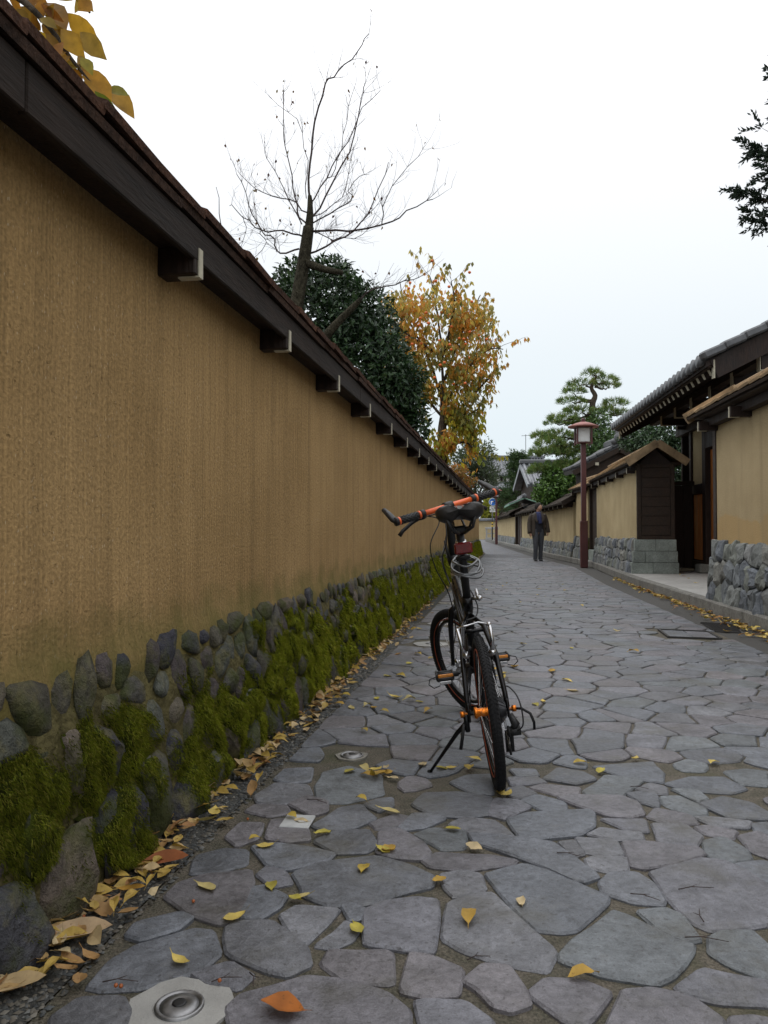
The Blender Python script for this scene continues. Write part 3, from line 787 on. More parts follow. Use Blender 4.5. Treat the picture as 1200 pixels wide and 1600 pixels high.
# ------------------------------------------------------------------ earthen walls on rubble footings
def boulder(mb, poly, sgn, xb, depth, tint, rough=.12, ch=2, prof=((1.0, -.45), (1.0, .25), (.93, .62), (.72, .90), (.38, 1.0))):
    p = [tuple(q) for q in poly]
    for _ in range(ch): p = chaikin(p, .25)
    if len(p) > 18: p = p[::2]
    if ch == 0: p = [w for i in range(len(p)) for w in (p[i], tuple((p[i][k] + p[(i + 1) % len(p)][k]) / 2 for k in (0, 1)))]
    n = len(p); c = centroid(p)
    sd = rnd.random() * 90
    vs, fs = [], []
    ox, oz = rnd.uniform(-.25, .25), rnd.uniform(-.2, .3)
    for (sc, h) in prof:
        for (s, z) in p:
            ss, zz = c[0] + (s - c[0]) * sc, c[1] + (z - c[1]) * sc
            k = 1 + rough * 2.2 * noise.noise(Vector((ss * 9 + sd, zz * 9, h * 2)))
            hh = h * depth * (1 + ox * (s - c[0]) / .1 * .4 + oz * (z - c[1]) / .1 * .4) if h > 0 else h * depth
            if h > .1: ss, zz, hh = c[0] + (ss - c[0]) * k, c[1] + (zz - c[1]) * k, hh * (1 + rough * 3 * noise.noise(Vector((ss * 14, zz * 14, sd))))
            vs.append((sgn * (xb(zz) + hh), ss, zz))
    for r in range(4):
        for i in range(n):
            q = (r * n + i, r * n + (i + 1) % n, (r + 1) * n + (i + 1) % n, (r + 1) * n + i)
            fs.append(q if sgn > 0 else q[::-1])
    q = tuple(4 * n + i for i in range(n)); fs.append(q if sgn > 0 else q[::-1])
    mb.add(vs, fs, tint)

def rubble(parent, s0, s1, rows, sgn, xb, depth, pal, limit, shown_at, mat, rough=.12, gap=(.008, .022), toprows=(), ch=2, smooth=True, drop=0.0):
    """rows: (z centre, height, step). Returns one MB with everything, for growing moss on."""
    seeds = []
    h = max(z + hh / 2 for z, hh, _ in rows)
    for z, hh, st in rows:
        s = s0 + rnd.random() * st * .5
        while s < s1:
            
            if not (sgn > 0 and rnd.random() < .22): seeds.append((s, z + rnd.uniform(-.22, .22) * hh))
            s += st * rnd.uniform(.72, 1.3)
    def bx(p, x, y):
        p = clip(p, -1, 0, -s0); p = clip(p, 1, 0, s1) if len(p) > 2 else p
        p = clip(p, 0, -1, .03) if len(p) > 2 else p
        top = h + .035 * noise.noise(Vector((x * 6, 0, 4))) + .02 * rnd.uniform(-1, 1)
        return clip(p, 0, 1, top) if len(p) > 2 else p
    cells = voronoi(seeds, range(len(seeds)), lambda: rnd.uniform(*gap), max(r[2] for r in rows) * 1.3, bx)
    lst = [c if area(c) > 0 else c[::-1] for c in cells.values() if len(c) > 2 and abs(area(c)) > .0012]
    lst.sort(key=lambda c: shown_at(centroid(c)[0]))
    allmb, rest = MB(), MB()
    for i, c in enumerate(lst):
        if rnd.random() < drop: continue
        base = rnd.choice(pal); k = rnd.uniform(.8, 1.2)
        m = MB(); boulder(m, c, sgn, xb, depth * rnd.uniform(.6, 1.25) * (1 - (.52 * centroid(c)[1] / h if sgn > 0 else 0)), tuple(v * k for v in base), rough, rnd.choice((1, 2)) if ch == 2 else ch)
        if i < limit: m.build('stone', mat, parent, smooth, True)
        else:
            rest.add(m.v, m.f); rest.t[-len(m.v):] = m.t
        allmb.add(m.v, m.f)
    if rest.v: tag(rest.build('footing_stones', mat, parent, True, True), kind='stuff')
    return allmb

def bracket(parent, s, sgn, x0, x1, z0, z1, w, mat=None, cap=.02):
    b = put(BLK(x0, x1, z0, z1, w, sgn, mat or MT['wood_black']), 'bracket', parent, loc=(0, s, 0))
    m = MB()
    X = lambda a, b_: (min(sgn * a, sgn * b_), max(sgn * a, sgn * b_))
    m.box(*X(x1 + .001, x1 + .006), -w * .2, w * .2, z0 - .005, z1)
    m.box(*X(x1 - (x1 - x0) * .45, x1 + .001), -w * .2, w * .2, z0 - .006, z0 - .0005)
    m.build('end_paint', MT['cap_paint'], b)
    return b
_blk = {}
def BLK(x0, x1, z0, z1, w, sgn, mat):
    k = (x0, x1, z0, z1, w, sgn, mat.name)
    if k not in _blk:
        m = MB(); m.box(min(sgn * x0, sgn * x1), max(sgn * x0, sgn * x1), -w / 2, w / 2, z0, z1, None, None, .004)
        _blk[k] = m.mesh('bracket', mat)
    return _blk[k]

def slope_boards(parent, name, s0, s1, step, pe, pr, th, mat, sgn, jit=.004, grey=.35, bev=.003, edge=.0, skew=.01, tintbase=(1, 1, 1)):
    """boards running from the eave point pe=(x,z) up to pr, one object each, every one slightly lifted over the next"""
    s = s0
    while s < s1 - .02:
        w = min(step * rnd.uniform(.85, 1.15), s1 - s)
        d = Vector((pr[0] - pe[0], 0, pr[1] - pe[1])); L = d.length; d.normalize()
        nrm = Vector((-d.z, 0, d.x)); 
        if nrm.z < 0: nrm = -nrm
        M = Matrix(((sgn * d.x, 0, sgn * nrm.x, sgn * pe[0]), (0, 1, 0, s), (d.z, 0, nrm.z, pe[1]), (0, 0, 0, 1)))
        k = rnd.uniform(1 - grey, 1 + grey)
        m = MB(); e0 = rnd.uniform(-edge, edge)
        a, b = rnd.uniform(0, skew), rnd.uniform(-skew * .3, skew * .3)
        vs = []
        for (yy, lift) in ((.002, a), (w + .012, b - .004)):
            for (xx, zz) in ((e0, 0), (L, 0), (L, th), (e0, th)):
                vs.append(M @ Vector((xx, yy, zz + lift)))
        fs = [(0, 3, 2, 1), (4, 5, 6, 7), (0, 1, 5, 4), (1, 2, 6, 5), (2, 3, 7, 6), (3, 0, 4, 7)]
        if sgn > 0: fs = [q[::-1] for q in fs]
        m.add(vs, fs, tuple(t * k for t in tintbase))
        m.build(name, mat, parent, False, True)
        s += w

# ---- the long wall on the left
LEN = 29.0
wall = thing('earthen_wall', 'long tan earthen wall with combed plaster, mossy boulder footing and brown board roof', 'wall', (-1.12, 0, 0), -math.atan(WK))
def grid_face(mb, x, s0, s1, z0, z1, ns, nz, amp):
    vs, fs = [], []
    for i in range(ns + 1):
        for j in range(nz + 1):
            s, z = s0 + (s1 - s0) * i / ns, z0 + (z1 - z0) * j / nz
            vs.append((x + .017 * max(0, min(1, (.60 - z) / .08)) + amp * fbm(Vector((s * .9, z * 1.3, 7))) + amp * .25 * noise.noise(Vector((s * 7, z * 7, 1))), s, z))
    for i in range(ns):
        for j in range(nz):
            a = i * (nz + 1) + j; fs.append((a, a + nz + 1, a + nz + 2, a + 1))
    mb.add(vs, fs)
m = MB(); grid_face(m, 0, -2, LEN, .40, 1.87, 300, 36, .008)
m.box(-.5, -.012, -2, LEN, 0, 1.86); m.box(-.012, .006, LEN - .002, LEN, .4, 1.86)
m.build('plaster', MT['plaster'], wall, True)
def lb(z): return .075 * max(0, 1 - z / .56)
m = MB(); vs = []
for i in range(311):
    s = -2 + i * .1
    for j in range(8):
        z = .52 * j / 7
        vs.append((lb(z) + .017 + .012 * fbm(Vector((s * 8, z * 10, 2))) - (.02 if j == 7 else 0), s, z))
m.add(vs, [(i * 8 + j, i * 8 + 8 + j, i * 8 + 9 + j, i * 8 + j + 1) for i in range(310) for j in range(7)])
mort = m.build('footing_mortar', MT['wall_mortar'], wall, True)
RPAL = [(.070, .070, .080), (.095, .090, .080), (.125, .108, .082), (.085, .070, .070), (.045, .045, .056), (.135, .11, .09), (.10, .105, .09), (.085, .078, .060)]
surf = rubble(wall, -1.2, LEN, [(.085, .18, .20), (.225, .14, .17), (.325, .12, .14), (.43, .10, .12), (.515, .085, .10)], 1, lb, .056, RPAL, 300,
              lambda s: abs(s - 1.5) if s > .9 else 60 + abs(s), MT['stone'], .20, (.003, .020), drop=.03)
surf.add(m.v, m.f)
bvh = BVHTree.FromPolygons([Vector(v) for v in surf.v], surf.f)
def moss_amount(s, z):
    a = .50 * fbm(Vector((s * 2.6, z * 3.4, 3)), 4) + .42 * noise.noise(Vector((s * 11 + 2 * noise.noise(Vector((s * 3, z * 5, 0))), z * 4.2, 8))) + .15 - abs(z - .23) * 1.35 + .13 * max(0, min(1, (s - 1.2) / 3.0)) - .06
    a += .045 + .08 * max(0, min(1, (s - 5) / 4))
    return a
def surf_x(s, z):
    h = bvh.ray_cast(Vector((.5, s, z)), Vector((-1, 0, 0)))
    return (h[0].x, h[1]) if h[0] else (.02, Vector((1, 0, 0)))
mm = MB()
for (s0, s1, st) in ((.6, 8, .0125), (8, LEN, .04)):
    ns, nz = int((s1 - s0) / st), int(.50 / st)
    idx = {}
    for i in range(ns + 1):
        for j in range(nz + 1):
            s, z = s0 + i * st, .015 + j * st
            a = moss_amount(s, z)
            if a > .0:
                x, _ = surf_x(s, z)
                t = max(0, min(1, (a - .02) / .25))
                idx[i, j] = len(mm.v)
                mm.v.append((x - .008 + .017 * t + .006 * noise.noise(Vector((s * 40, z * 40, 0))) * t, s, z)); mm.t.append((1, 1, 1))
    for (i, j) in idx:
        q = [(i, j), (i + 1, j), (i + 1, j + 1), (i, j + 1)]
        if all(k in idx for k in q): mm.f.append(tuple(idx[k] for k in q)); mm.m.append(0)
tag(mm.build('moss_mat', MT['moss_mat'], wall, True), kind='stuff')
ms = MB()
def strands(n, s0, s1, L0, L1, w):
    v, f, t, mi = ms.v, ms.f, ms.t, ms.m
    made = 0
    while made < n:
        s, z = rnd.uniform(s0, s1), rnd.uniform(.01, .52)
        a = moss_amount(s, z)
        if a < -.05 or (a + .05) < rnd.random() * .30: continue
        made += 1
        x, nr = surf_x(s, z)
        tt = max(0, min(1, (a - .02) / .25))
        p = Vector((x - .004 + .017 * tt, s, z))
        L = rnd.uniform(L0, L1)
        d = Vector((rnd.uniform(.25, 1.0), rnd.uniform(-.55, .55), rnd.uniform(-1.1, .15))).normalized()
        sd = Vector((-d.y, d.x, rnd.uniform(-.3, .3))).normalized() * w
        mid = p + d * L * .55; tip = p + d * L + Vector((0, 0, -.35 * L))
        b = len(v)
        v.extend((tuple(p - sd), tuple(p + sd), tuple(mid + sd * .7), tuple(tip), tuple(mid - sd * .7)))
        f.append((b, b + 1, b + 2, b + 3, b + 4)); mi.append(0)
        g_ = rnd.uniform(.55, 1.35) * (.75 + .5 * tt)
        g_ *= .58 + .80 * max(0, min(1, (s - 1.2) / 2.6))
        c = (.135 * g_, .155 * g_, .012 * g_) if rnd.random() < .75 else (.20 * g_, .19 * g_, .03 * g_)
        t.extend([c] * 5)
strands(78000, .8, 4.2, .006, .016, .0010)
strands(40000, 4.2, 10, .012, .028, .0024)
strands(26000, 10, LEN, .03, .06, .006)
tag(ms.build('moss', MT['moss'], wall, False, True), kind='stuff')
# roof
roof = MB().box(-.62, .105, -2, LEN + .1, 1.845, 1.872).build('roof', MT['wood_dark'], wall, label='low board roof with dark fascia and brown shingle edge')
s = -2
while s < LEN:
    L = min(3.6, LEN + .1 - s)
    MB().box(.106, .130, s + .002, s + L - .002, 1.758, 1.868, None, None, .004).build('fascia_board', MT['fascia'], roof); s += L
slope_boards(roof, 'under_board', -2, LEN + .1, .9, (.143, 1.868), (-.30, 2.04), .022, MT['shingle'], 1, skew=.006, edge=.006, tintbase=(.62, .72, .78))
slope_boards(roof, 'shingle', -2, LEN + .1, .33, (.160, 1.893), (-.30, 2.074), .020, MT['shingle'], 1, skew=.011, edge=.006)
m = MB(); m.add([(-.28, -2, 2.06), (-.75, -2, 1.87), (-.75, LEN + .1, 1.87), (-.28, LEN + .1, 2.06), (-.28, -2, 2.09), (-.75, -2, 1.90), (-.75, LEN + .1, 1.90), (-.28, LEN + .1, 2.09)],
     [(0, 1, 2, 3), (7, 6, 5, 4), (0, 4, 5, 1), (1, 5, 6, 2), (2, 6, 7, 3), (3, 7, 4, 0)]); m.build('rear_slope', MT['fascia'], roof)
MB().box(-.36, -.2, -2, LEN + .12, 2.075, 2.12, None, None, .01).build('ridge_board', MT['fascia'], roof)
MB().box(-.02, .108, -2, LEN, 1.80, 1.842).build('wall_plate', MT['wood_black'], roof)
for k in range(-3, 26): bracket(roof, (2.50 + k * 1.02) , 1, -.02, .128, 1.712, 1.80, .075)
# ------------------------------------------------------------------ right-hand side: walls, gate, lamps, houses
GPAL = [(.165, .175, .168), (.14, .152, .160), (.19, .19, .172), (.12, .132, .148), (.155, .165, .148), (.18, .185, .182)]
def side_wall(name, label, p0, p1, hs, hp, rows, limit, mat, roofspec, depth=.05, thick=.62, batter=.06, gap=(.004, .012), end_mat=None, stone_ch=0, base=.13):
    dx, dy = p1[0] - p0[0], p1[1] - p0[1]
    L = math.hypot(dx, dy)
    w = thing(name, label, 'wall', (p0[0], p0[1], base), -math.atan2(dx, dy))
    xb = lambda z: batter * max(0, 1 - z / hs) + .01
    m = MB(); m.box(0, thick, 0, L, hs - .04, hp); m.build('plaster', mat, w)
    m = MB()
    m.add([(-batter, 0, 0), (thick + batter, 0, 0), (thick, 0, hs - .03), (0, 0, hs - .03), (-batter, L, 0), (thick + batter, L, 0), (thick, L, hs - .03), (0, L, hs - .03)],
          [(0, 1, 2, 3), (7, 6, 5, 4), (4, 5, 1, 0), (5, 6, 2, 1), (6, 7, 3, 2), (7, 4, 0, 3)])
    m.build('footing_core', MT['wall_mortar'], w)
    if rows:
        rubble(w, 0, L, rows, -1, xb, depth, GPAL, limit, lambda s: s + p0[1] if p0[1] + s > 5.6 else 90, MT['granite'], .17, gap, ch=stone_ch, smooth=False)
    over, ze, zr, kind = roofspec
    rmat = {'tan': MT['wood_tan'], 'grey': MT['shingle_grey']}[kind]
    o = .28 if kind == 'tan' else .35
    r = MB().box(-over + .05, thick + over - .05, -.02 if p0[1] > 9 else 0, L, hp - .012, hp + .03).build('roof', MT['wood_dark'], w)
    mid = thick / 2
    pe, pr = (over, ze), (-mid, zr)
    a0, a1 = (-.25 if p0[1] > 9 else -.0), L + (.22 if p0[1] < 9 else .0)
    slope_boards(r, 'shingle', a0, a1, o, pe, pr, .022, rmat, -1, skew=.008, edge=.006, grey=.22)
    slope_boards(r, 'under_board', a0, a1, 1.1, (over - .015, ze - .035), (-mid, zr - .035), .03, MT['wood_dark'], -1, skew=.0, edge=.0, grey=.1)
    slope_boards(r, 'rear_shingle', a0, a1, 1.2, (-(thick + over), ze), pr, .022, rmat, -1, skew=.004, grey=.1)
    MB().box(mid - .05, mid + .05, a0, a1, zr + .005, zr + .05, (1, 1, 1), None, .01).build('ridge_board', rmat, r, False, True)
    MB().box(-.10, -.0, 0, L, hp - .10, hp - .014).build('wall_plate', MT['wood_black'], r)
    n = int(L / 1.0)
    for k in range(n + 1):
        s = .12 + k * (L - .24) / max(n, 1)
        bracket(r, s, -1, 0, over - .06, hp - .15, hp - .05, .075)
    for s in ((a0,) if p0[1] > 9 else (a1 - .03,)):          # barge boards at the open end
        for sg in (1, -1):
            e = Vector((mid - sg * (mid + over), s, ze - .02)); q = Vector((mid, s, zr + .0))
            MB().beam(e + Vector((0, -.02, 0)), q + Vector((0, -.02, .015)), .035, .13, tint=(.8, .8, .8)).build('barge_board', MT['wood_tan'] if kind == 'tan' else MT['fascia'], r, False, True)
    return w, r, L

A0, A1 = (kerb_x(-1) + .20, -1), (kerb_x(8.6) + .15, 8.6)
wa, ra, La = side_wall('earthen_wall', 'earthen wall with rugged grey stone footing nearest the drain inlet', A0, A1, .64, 2.02,
        [(.10, .23, .21), (.32, .22, .20), (.54, .21, .21)], 140, MT['plaster_a'], (.26, 2.06, 2.36, 'tan'), .06, gap=(.003, .009))
# worn, patched bottom edge and squared corner stones on the end of the near wall
for k, (z0, z1) in enumerate(((0, .26), (.265, .47), (.475, .665))):
    MB().box(-.075 + .02 * k, .30, La - .10 + .02 * (k % 2), La + .05 - .012 * k, z0, z1, GPAL[k], None, .012).build('corner_stone', MT['granite'], wa, False, True)
MB().box(-.012, .02, La - .09, La + .012, .67, 1.98, None, None, .004).build('corner_post', MT['wood_dark'], wa)
mo = MB()
for i in range(9000):                                # low moss between the footing and the kerb
    s = rnd.uniform(5.4, 9.0); 
    if noise.noise(Vector((s * 2.2, 0, 5))) < -.25 + (s - 7.6) * .25: continue
    p = Vector((rnd.uniform(-.10, -.045), s, rnd.random() ** 2 * .16)); L = rnd.uniform(.02, .045)
    d = Vector((rnd.uniform(-.8, .1), rnd.uniform(-.5, .5), rnd.uniform(-.2, 1))).normalized(); k = rnd.uniform(.5, 1.2)
    sd = Vector((.2, 1, 0)) * .003
    mo.add([p - sd, p + sd, p + d * L], [(0, 1, 2)], (.075 * k, .085 * k, .014 * k))
tag(mo.build('moss', MT['moss'], wa, False, True), kind='stuff')

B0, B1 = (4.47, 13.6), (5.14, 18.55)
wb, rb_, Lb = side_wall('earthen_wall', 'pale earthen wall with tan board roof and dark panelled end by the gate', B0, B1, .60, 1.93,
        [(.10, .21, .22), (.30, .20, .20), (.50, .20, .22)], 110, MT['plaster_r'], (.20, 1.95, 2.27, 'tan'), .05)
for (x0, x1, z0, z1) in ((-.10, .26, 0, .195), (.265, .70, 0, .195), (-.075, .13, .2, .395), (.135, .68, .2, .395), (-.05, .31, .40, .60), (.315, .66, .40, .60)):
    k = rnd.uniform(.9, 1.1)
    MB().box(x0, x1, -.09, .12, z0, z1, (.20 * k, .225 * k, .205 * k), None, .006).build('granite_block', MT['granite'], wb, False, True)
MB().box(.03, .61, -.05, -.012, .62, 1.92).build('end_panel', MT['wood_dark'], wb)
m = MB()
for q in ((.0, .07, .603, 1.94), (.57, .64, .603, 1.94)): MB().box(q[0], q[1], -.075, -.01, q[2], q[3], None, None, .004).build('panel_post', MT['wood_dark'], wb)
for z in (.603, 1.87): MB().box(.072, .568, -.07, -.01, z, z + .06).build('panel_rail', MT['wood_dark'], wb)
for k in range(7): MB().box(.075, .565, -.062, -.052, .675 + k * .17, .675 + k * .17 + .164, None, None, .003).build('panel_board', MT['wood_dark'], wb)
m = MB(); m.add([(.02, -.04, 1.92), (.62, -.04, 1.92), (.31, -.04, 2.21)], [(0, 1, 2)]); m.build('gable_infill', MT['wood_black'], wb)

# doorway between the two tan-roofed walls
C0, C1 = (5.24, 19.75), (5.32, 21.3)
wc, rc, Lc = side_wall('earthen_wall', 'short pale earthen wall piece between side doorway and grey-roofed wall', C0, C1, .60, 1.88,
        [(.13, .30, .30), (.45, .30, .30)], 20, MT['plaster_r'], (.20, 1.88, 2.16, 'tan'), .05)
t = thing('side_doorway', 'narrow dark timber doorway under tan board roof behind the lamp post', 'door', (5.14, 18.56, .13), -math.atan2(.10, 1.19))
MB().box(.12, .16, .06, 1.13, .28, 1.86).build('door_leaf', MT['wood_black'], t)
for s in (.0, 1.13): MB().box(.04, .18, s, s + .065, .0, 1.9, None, None, .006).build('post', MT['wood_dark'], t)
MB().box(.03, .19, .066, 1.129, 1.80, 1.90).build('lintel', MT['wood_dark'], t)
MB().box(.0, .34, .067, 1.128, .0, .27, (.2, .225, .205), None, .01).build('granite_step', MT['granite'], t, False, True)
for k in range(5): MB().box(.108, .119, .07 + k * .212, .07 + k * .212 + .206, .29, 1.79).build('door_board', MT['wood_dark'], t)
slope_boards(t, 'shingle', -.02, 1.22, .28, (.16, 1.90), (-.31, 2.18), .022, MT['wood_tan'], -1, skew=.008, grey=.2)
slope_boards(t, 'under_board', -.02, 1.22, .6, (.145, 1.868), (-.31, 2.145), .03, MT['wood_dark'], -1, skew=0, grey=.1)

D0, D1 = (5.30, 21.5), (6.62, 36.9)
wd, rd, Ld = side_wall('earthen_wall', 'long earthen wall with weathered grey shingle roof behind the walking man', D0, D1, .40, 1.56,
        [(.09, .2, .24), (.29, .2, .22)], 110, MT['plaster_r'], (.34, 1.52, 1.86, 'grey'), .045)
E0, E1 = (7.05, 41.2), (8.35, 56.0)
we, re_, Le = side_wall('earthen_wall', 'farthest earthen wall with grey shingle roof beside the distant lamp', E0, E1, .40, 1.62,
        [(.2, .36, .4)], 40, MT['plaster_r'], (.34, 1.60, 1.95, 'grey'), .045)
# small gate with green copper eave between the grey-roofed walls
ang = -math.atan2(.43, 4.3)
t = thing('small_gate', 'small roofed side gate with green copper eave edge and tiled ridge', 'gate', (6.62, 36.9, .13), ang)
MB().box(.10, .16, 2.0, 3.9, .1, 1.62).build('door_leaf', MT['wood_black'], t)
for s in (1.6, 3.95): MB().box(-.02, .20, s, s + .3, 0, 1.7, None, None, .01).build('post', MT['wood_dark'], t)
for s0_, s1_ in ((0.02, .55), (.95, 1.58)): MB().box(.06, .5, s0_, s1_, 0, 1.66).build('plaster_panel', MT['plaster_r'], t)
MB().box(-.03, .12, .6, .9, 0, 1.75, None, None, .01).build('weathered_post', simple('grey_weathered_timber', (.16, .13, .12), .85, var=.35, scale=9, stretch=(4, 4, 1)), t)
MB().box(-.05, .35, 0, 4.27, 1.66, 1.78).build('lintel', MT['wood_dark'], t)
slope_boards(t, 'shingle', 0, 4.28, .35, (.55, 1.62), (-.3, 2.0), .03, MT['shingle_grey'], -1, skew=.012, grey=.25)
rf = MB(); rf.add([(-.55, .3, 2.02), (.15, .3, 2.32), (1.1, .3, 2.02), (-.55, 4.2, 2.02), (.15, 4.2, 2.32), (1.1, 4.2, 2.02), (-.55, .3, 1.97), (.15, .3, 2.26), (1.1, .3, 1.97), (-.55, 4.2, 1.97), (.15, 4.2, 2.26), (1.1, 4.2, 1.97)],
     [(0, 3, 4, 1), (1, 4, 5, 2), (6, 7, 10, 9), (7, 8, 11, 10), (0, 1, 7, 6), (1, 2, 8, 7), (3, 9, 10, 4), (4, 10, 11, 5), (0, 6, 9, 3), (2, 5, 11, 8)])
rfo = rf.build('tiled_roof', MT['tile'], t)
MB().box(-.60, -.55, .26, 4.24, 1.95, 2.03).build('copper_edge', MT['copper'], rfo)
MB().beam((-.58, .24, 2.0), (.15, .24, 2.31), .04, .045).build('copper_edge', MT['copper'], rfo)
MB().beam((1.1, .24, 2.0), (.15, .24, 2.31), .04, .045).build('copper_edge', MT['copper'], rfo)
for k in range(13): MB().tube([(-.55, .45 + k * .3, 2.035), (.15, .45 + k * .3, 2.335)], .06, 6).build('roof_tile', MT['tile'], rfo, True)
m = MB(); m.box(.06, .24, .2, 4.3, 2.30, 2.46, None, None, .04); m.tube([(.15, .15, 2.48), (.15, 4.35, 2.48)], .06, 8); m.ball((.15, .14, 2.42), (.11, .06, .11)); m.build('ridge', MT['tile'], rfo, True)

# ---- the large gate house set back behind the pavement
GX = lambda y, o: o + .12 * y
gate = thing('gate_house', 'large timber gate house with deep tiled eaves and white rafter ends', 'gate house', (0, 0, .13), 0)
EAVE, YN, YF, ZE, SL = 2.86, 9.5, 15.8, 2.86, .50
dirv = Vector((.12, 1, 0)).normalized(); GA = -math.atan(.12)
def gp3(y, o, z): return Vector((GX(y, o), y, z))
groof = MB()
RW = 2.25
v = [gp3(y, EAVE + dx, ZE + (RW - abs(dx - RW)) * SL + dz) for y in (YN, YF) for dx in (0, RW, 2 * RW) for dz in (0, -.07)]
groof.add(v, [(0, 6, 8, 2), (2, 8, 10, 4), (1, 3, 9, 7), (3, 5, 11, 9), (0, 1, 7, 6), (4, 10, 11, 5), (0, 2, 3, 1), (2, 4, 5, 3), (6, 7, 9, 8), (8, 9, 11, 10)])
groof = groof.build('roof', MT['wood_black'], gate, label='tiled gable roof with black timber soffit')
nt = 27
for k in range(nt):
    y = YN + .10 + (YF - YN - .2) * k / (nt - 1)
    for sg in (0, 1):
        e = gp3(y, EAVE + (-.05 if sg == 0 else 2 * RW + .05), ZE + .035 - .02); q = gp3(y, EAVE + RW, ZE + RW * SL + .04)
        m = MB(); m.tube([e, (e + q) / 2, q], .062, 8)
        if sg == 0: m.lathe([(.075, -.02), (.075, .02)], 12, (e.x - .005, e.y, e.z + .01), 'x')
        m.build('roof_tile', MT['tile'], groof, True)
for k in range(nt - 1):
    y = YN + .10 + (YF - YN - .2) * (k + .5) / (nt - 1)
    m = MB(); vs = []
    for (dx, z) in ((-.05, ZE + .0), (RW, ZE + RW * SL + .01)):
        for a in range(5):
            yy = y + (a - 2) * .058; vs.append(gp3(yy, EAVE + dx, z + .028 - .028 * math.cos((a - 2) * .8)))
    vs += [q - Vector((0, 0, .03)) for q in vs]
    m.add(vs, [(a, a + 5, a + 6, a + 1) for a in range(4)] + [(a + 10, a, a + 1, a + 11) for a in range(4)])
    m.build('pan_tile', MT['tile'], groof, True)
for y in (YN - .03, YF + .03):                          # verge tiles, stepped up the slope
    for sg in (0, 1):
        n = 9
        for k in range(n):
            a, b = k / n, (k + 1.06) / n
            fx = lambda u: EAVE - .06 + (RW + .06) * u if sg == 0 else EAVE + 2 * RW + .06 - (RW + .06) * u
            p, q = gp3(y, fx(a), ZE + .045 + RW * SL * a + .014), gp3(y, fx(b), ZE + .045 + RW * SL * b - .002)
            MB().beam(p, q, .17, .10, bev=.02).build('verge_tile', MT['tile'], groof)
        e, q = gp3(y + (.05 if y < 12 else -.05), EAVE + .10 if sg == 0 else EAVE + 2 * RW - .10, ZE - .09), gp3(y + (.05 if y < 12 else -.05), EAVE + RW, ZE + RW * SL - .14)
        bb = MB().beam(e, q, .05, .24).build('barge_board', MT['wood_black'], groof)
        f = (e - q).normalized()
        MB().beam(e + Vector((0, 0, -.115)), e + Vector((0, 0, .115)), .055, .02, up=(1, 0, 0)).build('end_paint', MT['cap_paint'], bb)
m = MB(); m.beam(gp3(YN - .1, EAVE + RW, ZE + RW * SL + .16), gp3(YF + .1, EAVE + RW, ZE + RW * SL + .16), .3, .3, bev=.05); m.build('ridge', MT['tile'], groof)
nr = 24
for k in range(nr):                                    # rafters with pale painted ends
    y = YN + .16 + (YF - YN - .32) * k / (nr - 1)
    p, q = gp3(y, EAVE + .10, ZE - .105), gp3(y, EAVE + 1.5, ZE - .105 + 1.4 * SL)
    o = MB().beam(p, q, .055, .075).build('rafter', MT['wood_black'], groof)
    dd = (p - q).normalized()
    MB().beam(p, p + dd * .006, .057, .078).build('end_paint', MT['cap_paint'], o)
MB().beam(gp3(YN + .02, EAVE + .06, ZE - .035), gp3(YF - .02, EAVE + .06, ZE - .035), .05, .06).build('eave_board', MT['wood_dark'], groof)
MB().beam(gp3(YN + .1, EAVE + .78, ZE + .12), gp3(YF - .1, EAVE + .78, ZE + .12), .14, .16).build('eave_purlin', MT['wood_black'], groof)
for k in range(6):                                     # cantilever arms under the eave
    y = 14.75 - k * 1.02
    arm = MB().beam(gp3(y, EAVE + .72, ZE + .01), gp3(y, EAVE + 1.9, ZE + .01), .12, .17).build('cantilever_arm', MT['wood_black'], gate)
    p = gp3(y, EAVE + .715, ZE + .01)
    m = MB(); M = Matrix.Translation(p) @ Matrix.Rotation(GA, 4, 'Z')
    m.box(-.008, .0, -.062, .062, -.09, .09, None, M); m.box(-.006, .16, -.055, .055, -.096, -.087, None, M); m.build('end_paint', MT['cap_paint'], arm)
    p2 = gp3(y, EAVE + 1.02, ZE - .10); M = Matrix.Translation(p2) @ Matrix.Rotation(GA, 4, 'Z')
    o = MB().box(0, .6, -.05, .05, -.06, .0, None, M).build('corbel', MT['wood_black'], gate)
    MB().box(-.006, -.0005, -.025, .025, -.045, -.01, None, M).build('end_paint', MT['cap_paint'], o)
MB().beam(gp3(9.4, EAVE + 1.26, ZE - .10), gp3(15.4, EAVE + 1.26, ZE - .10), .2, .26).build('wall_beam', MT['wood_black'], gate)
FO = 4.12                                               # front plane offset: x = FO + .12 y
for y, w_ in ((14.62, .12), (13.75, .20), (12.0, .20), (10.0, .20)):
    MB().box(-.04, .12, -w_ / 2, w_ / 2, .0, 2.78, None, Matrix.Translation(gp3(y, FO, 0)) @ Matrix.Rotation(GA, 4, 'Z'), .008).build('post', MT['wood_black'], gate)
    MB().box(-.16, .18, -w_ / 2 - .06, w_ / 2 + .06, .0, .16, (.2, .2, .18), Matrix.Translation(gp3(y, FO, 0)) @ Matrix.Rotation(GA, 4, 'Z'), .02).build('post_base', MT['granite'], gate, False, True)
def gpanel(name, y0, y1, z0, z1, x0, x1, mat, parent=gate):
    M = Matrix.Translation(gp3(y0, FO, 0)) @ Matrix.Rotation(GA, 4, 'Z')
    return MB().box(x0, x1, 0, (y1 - y0) / math.cos(GA), z0, z1, None, M, .004).build(name, mat, parent)
gpanel('plaster_panel', 13.86, 14.55, 1.62, 2.66, .0, .04, MT['plaster_r'])
gpanel('rail', 13.86, 14.55, 1.44, 1.61, -.05, .07, MT['wood_black'])
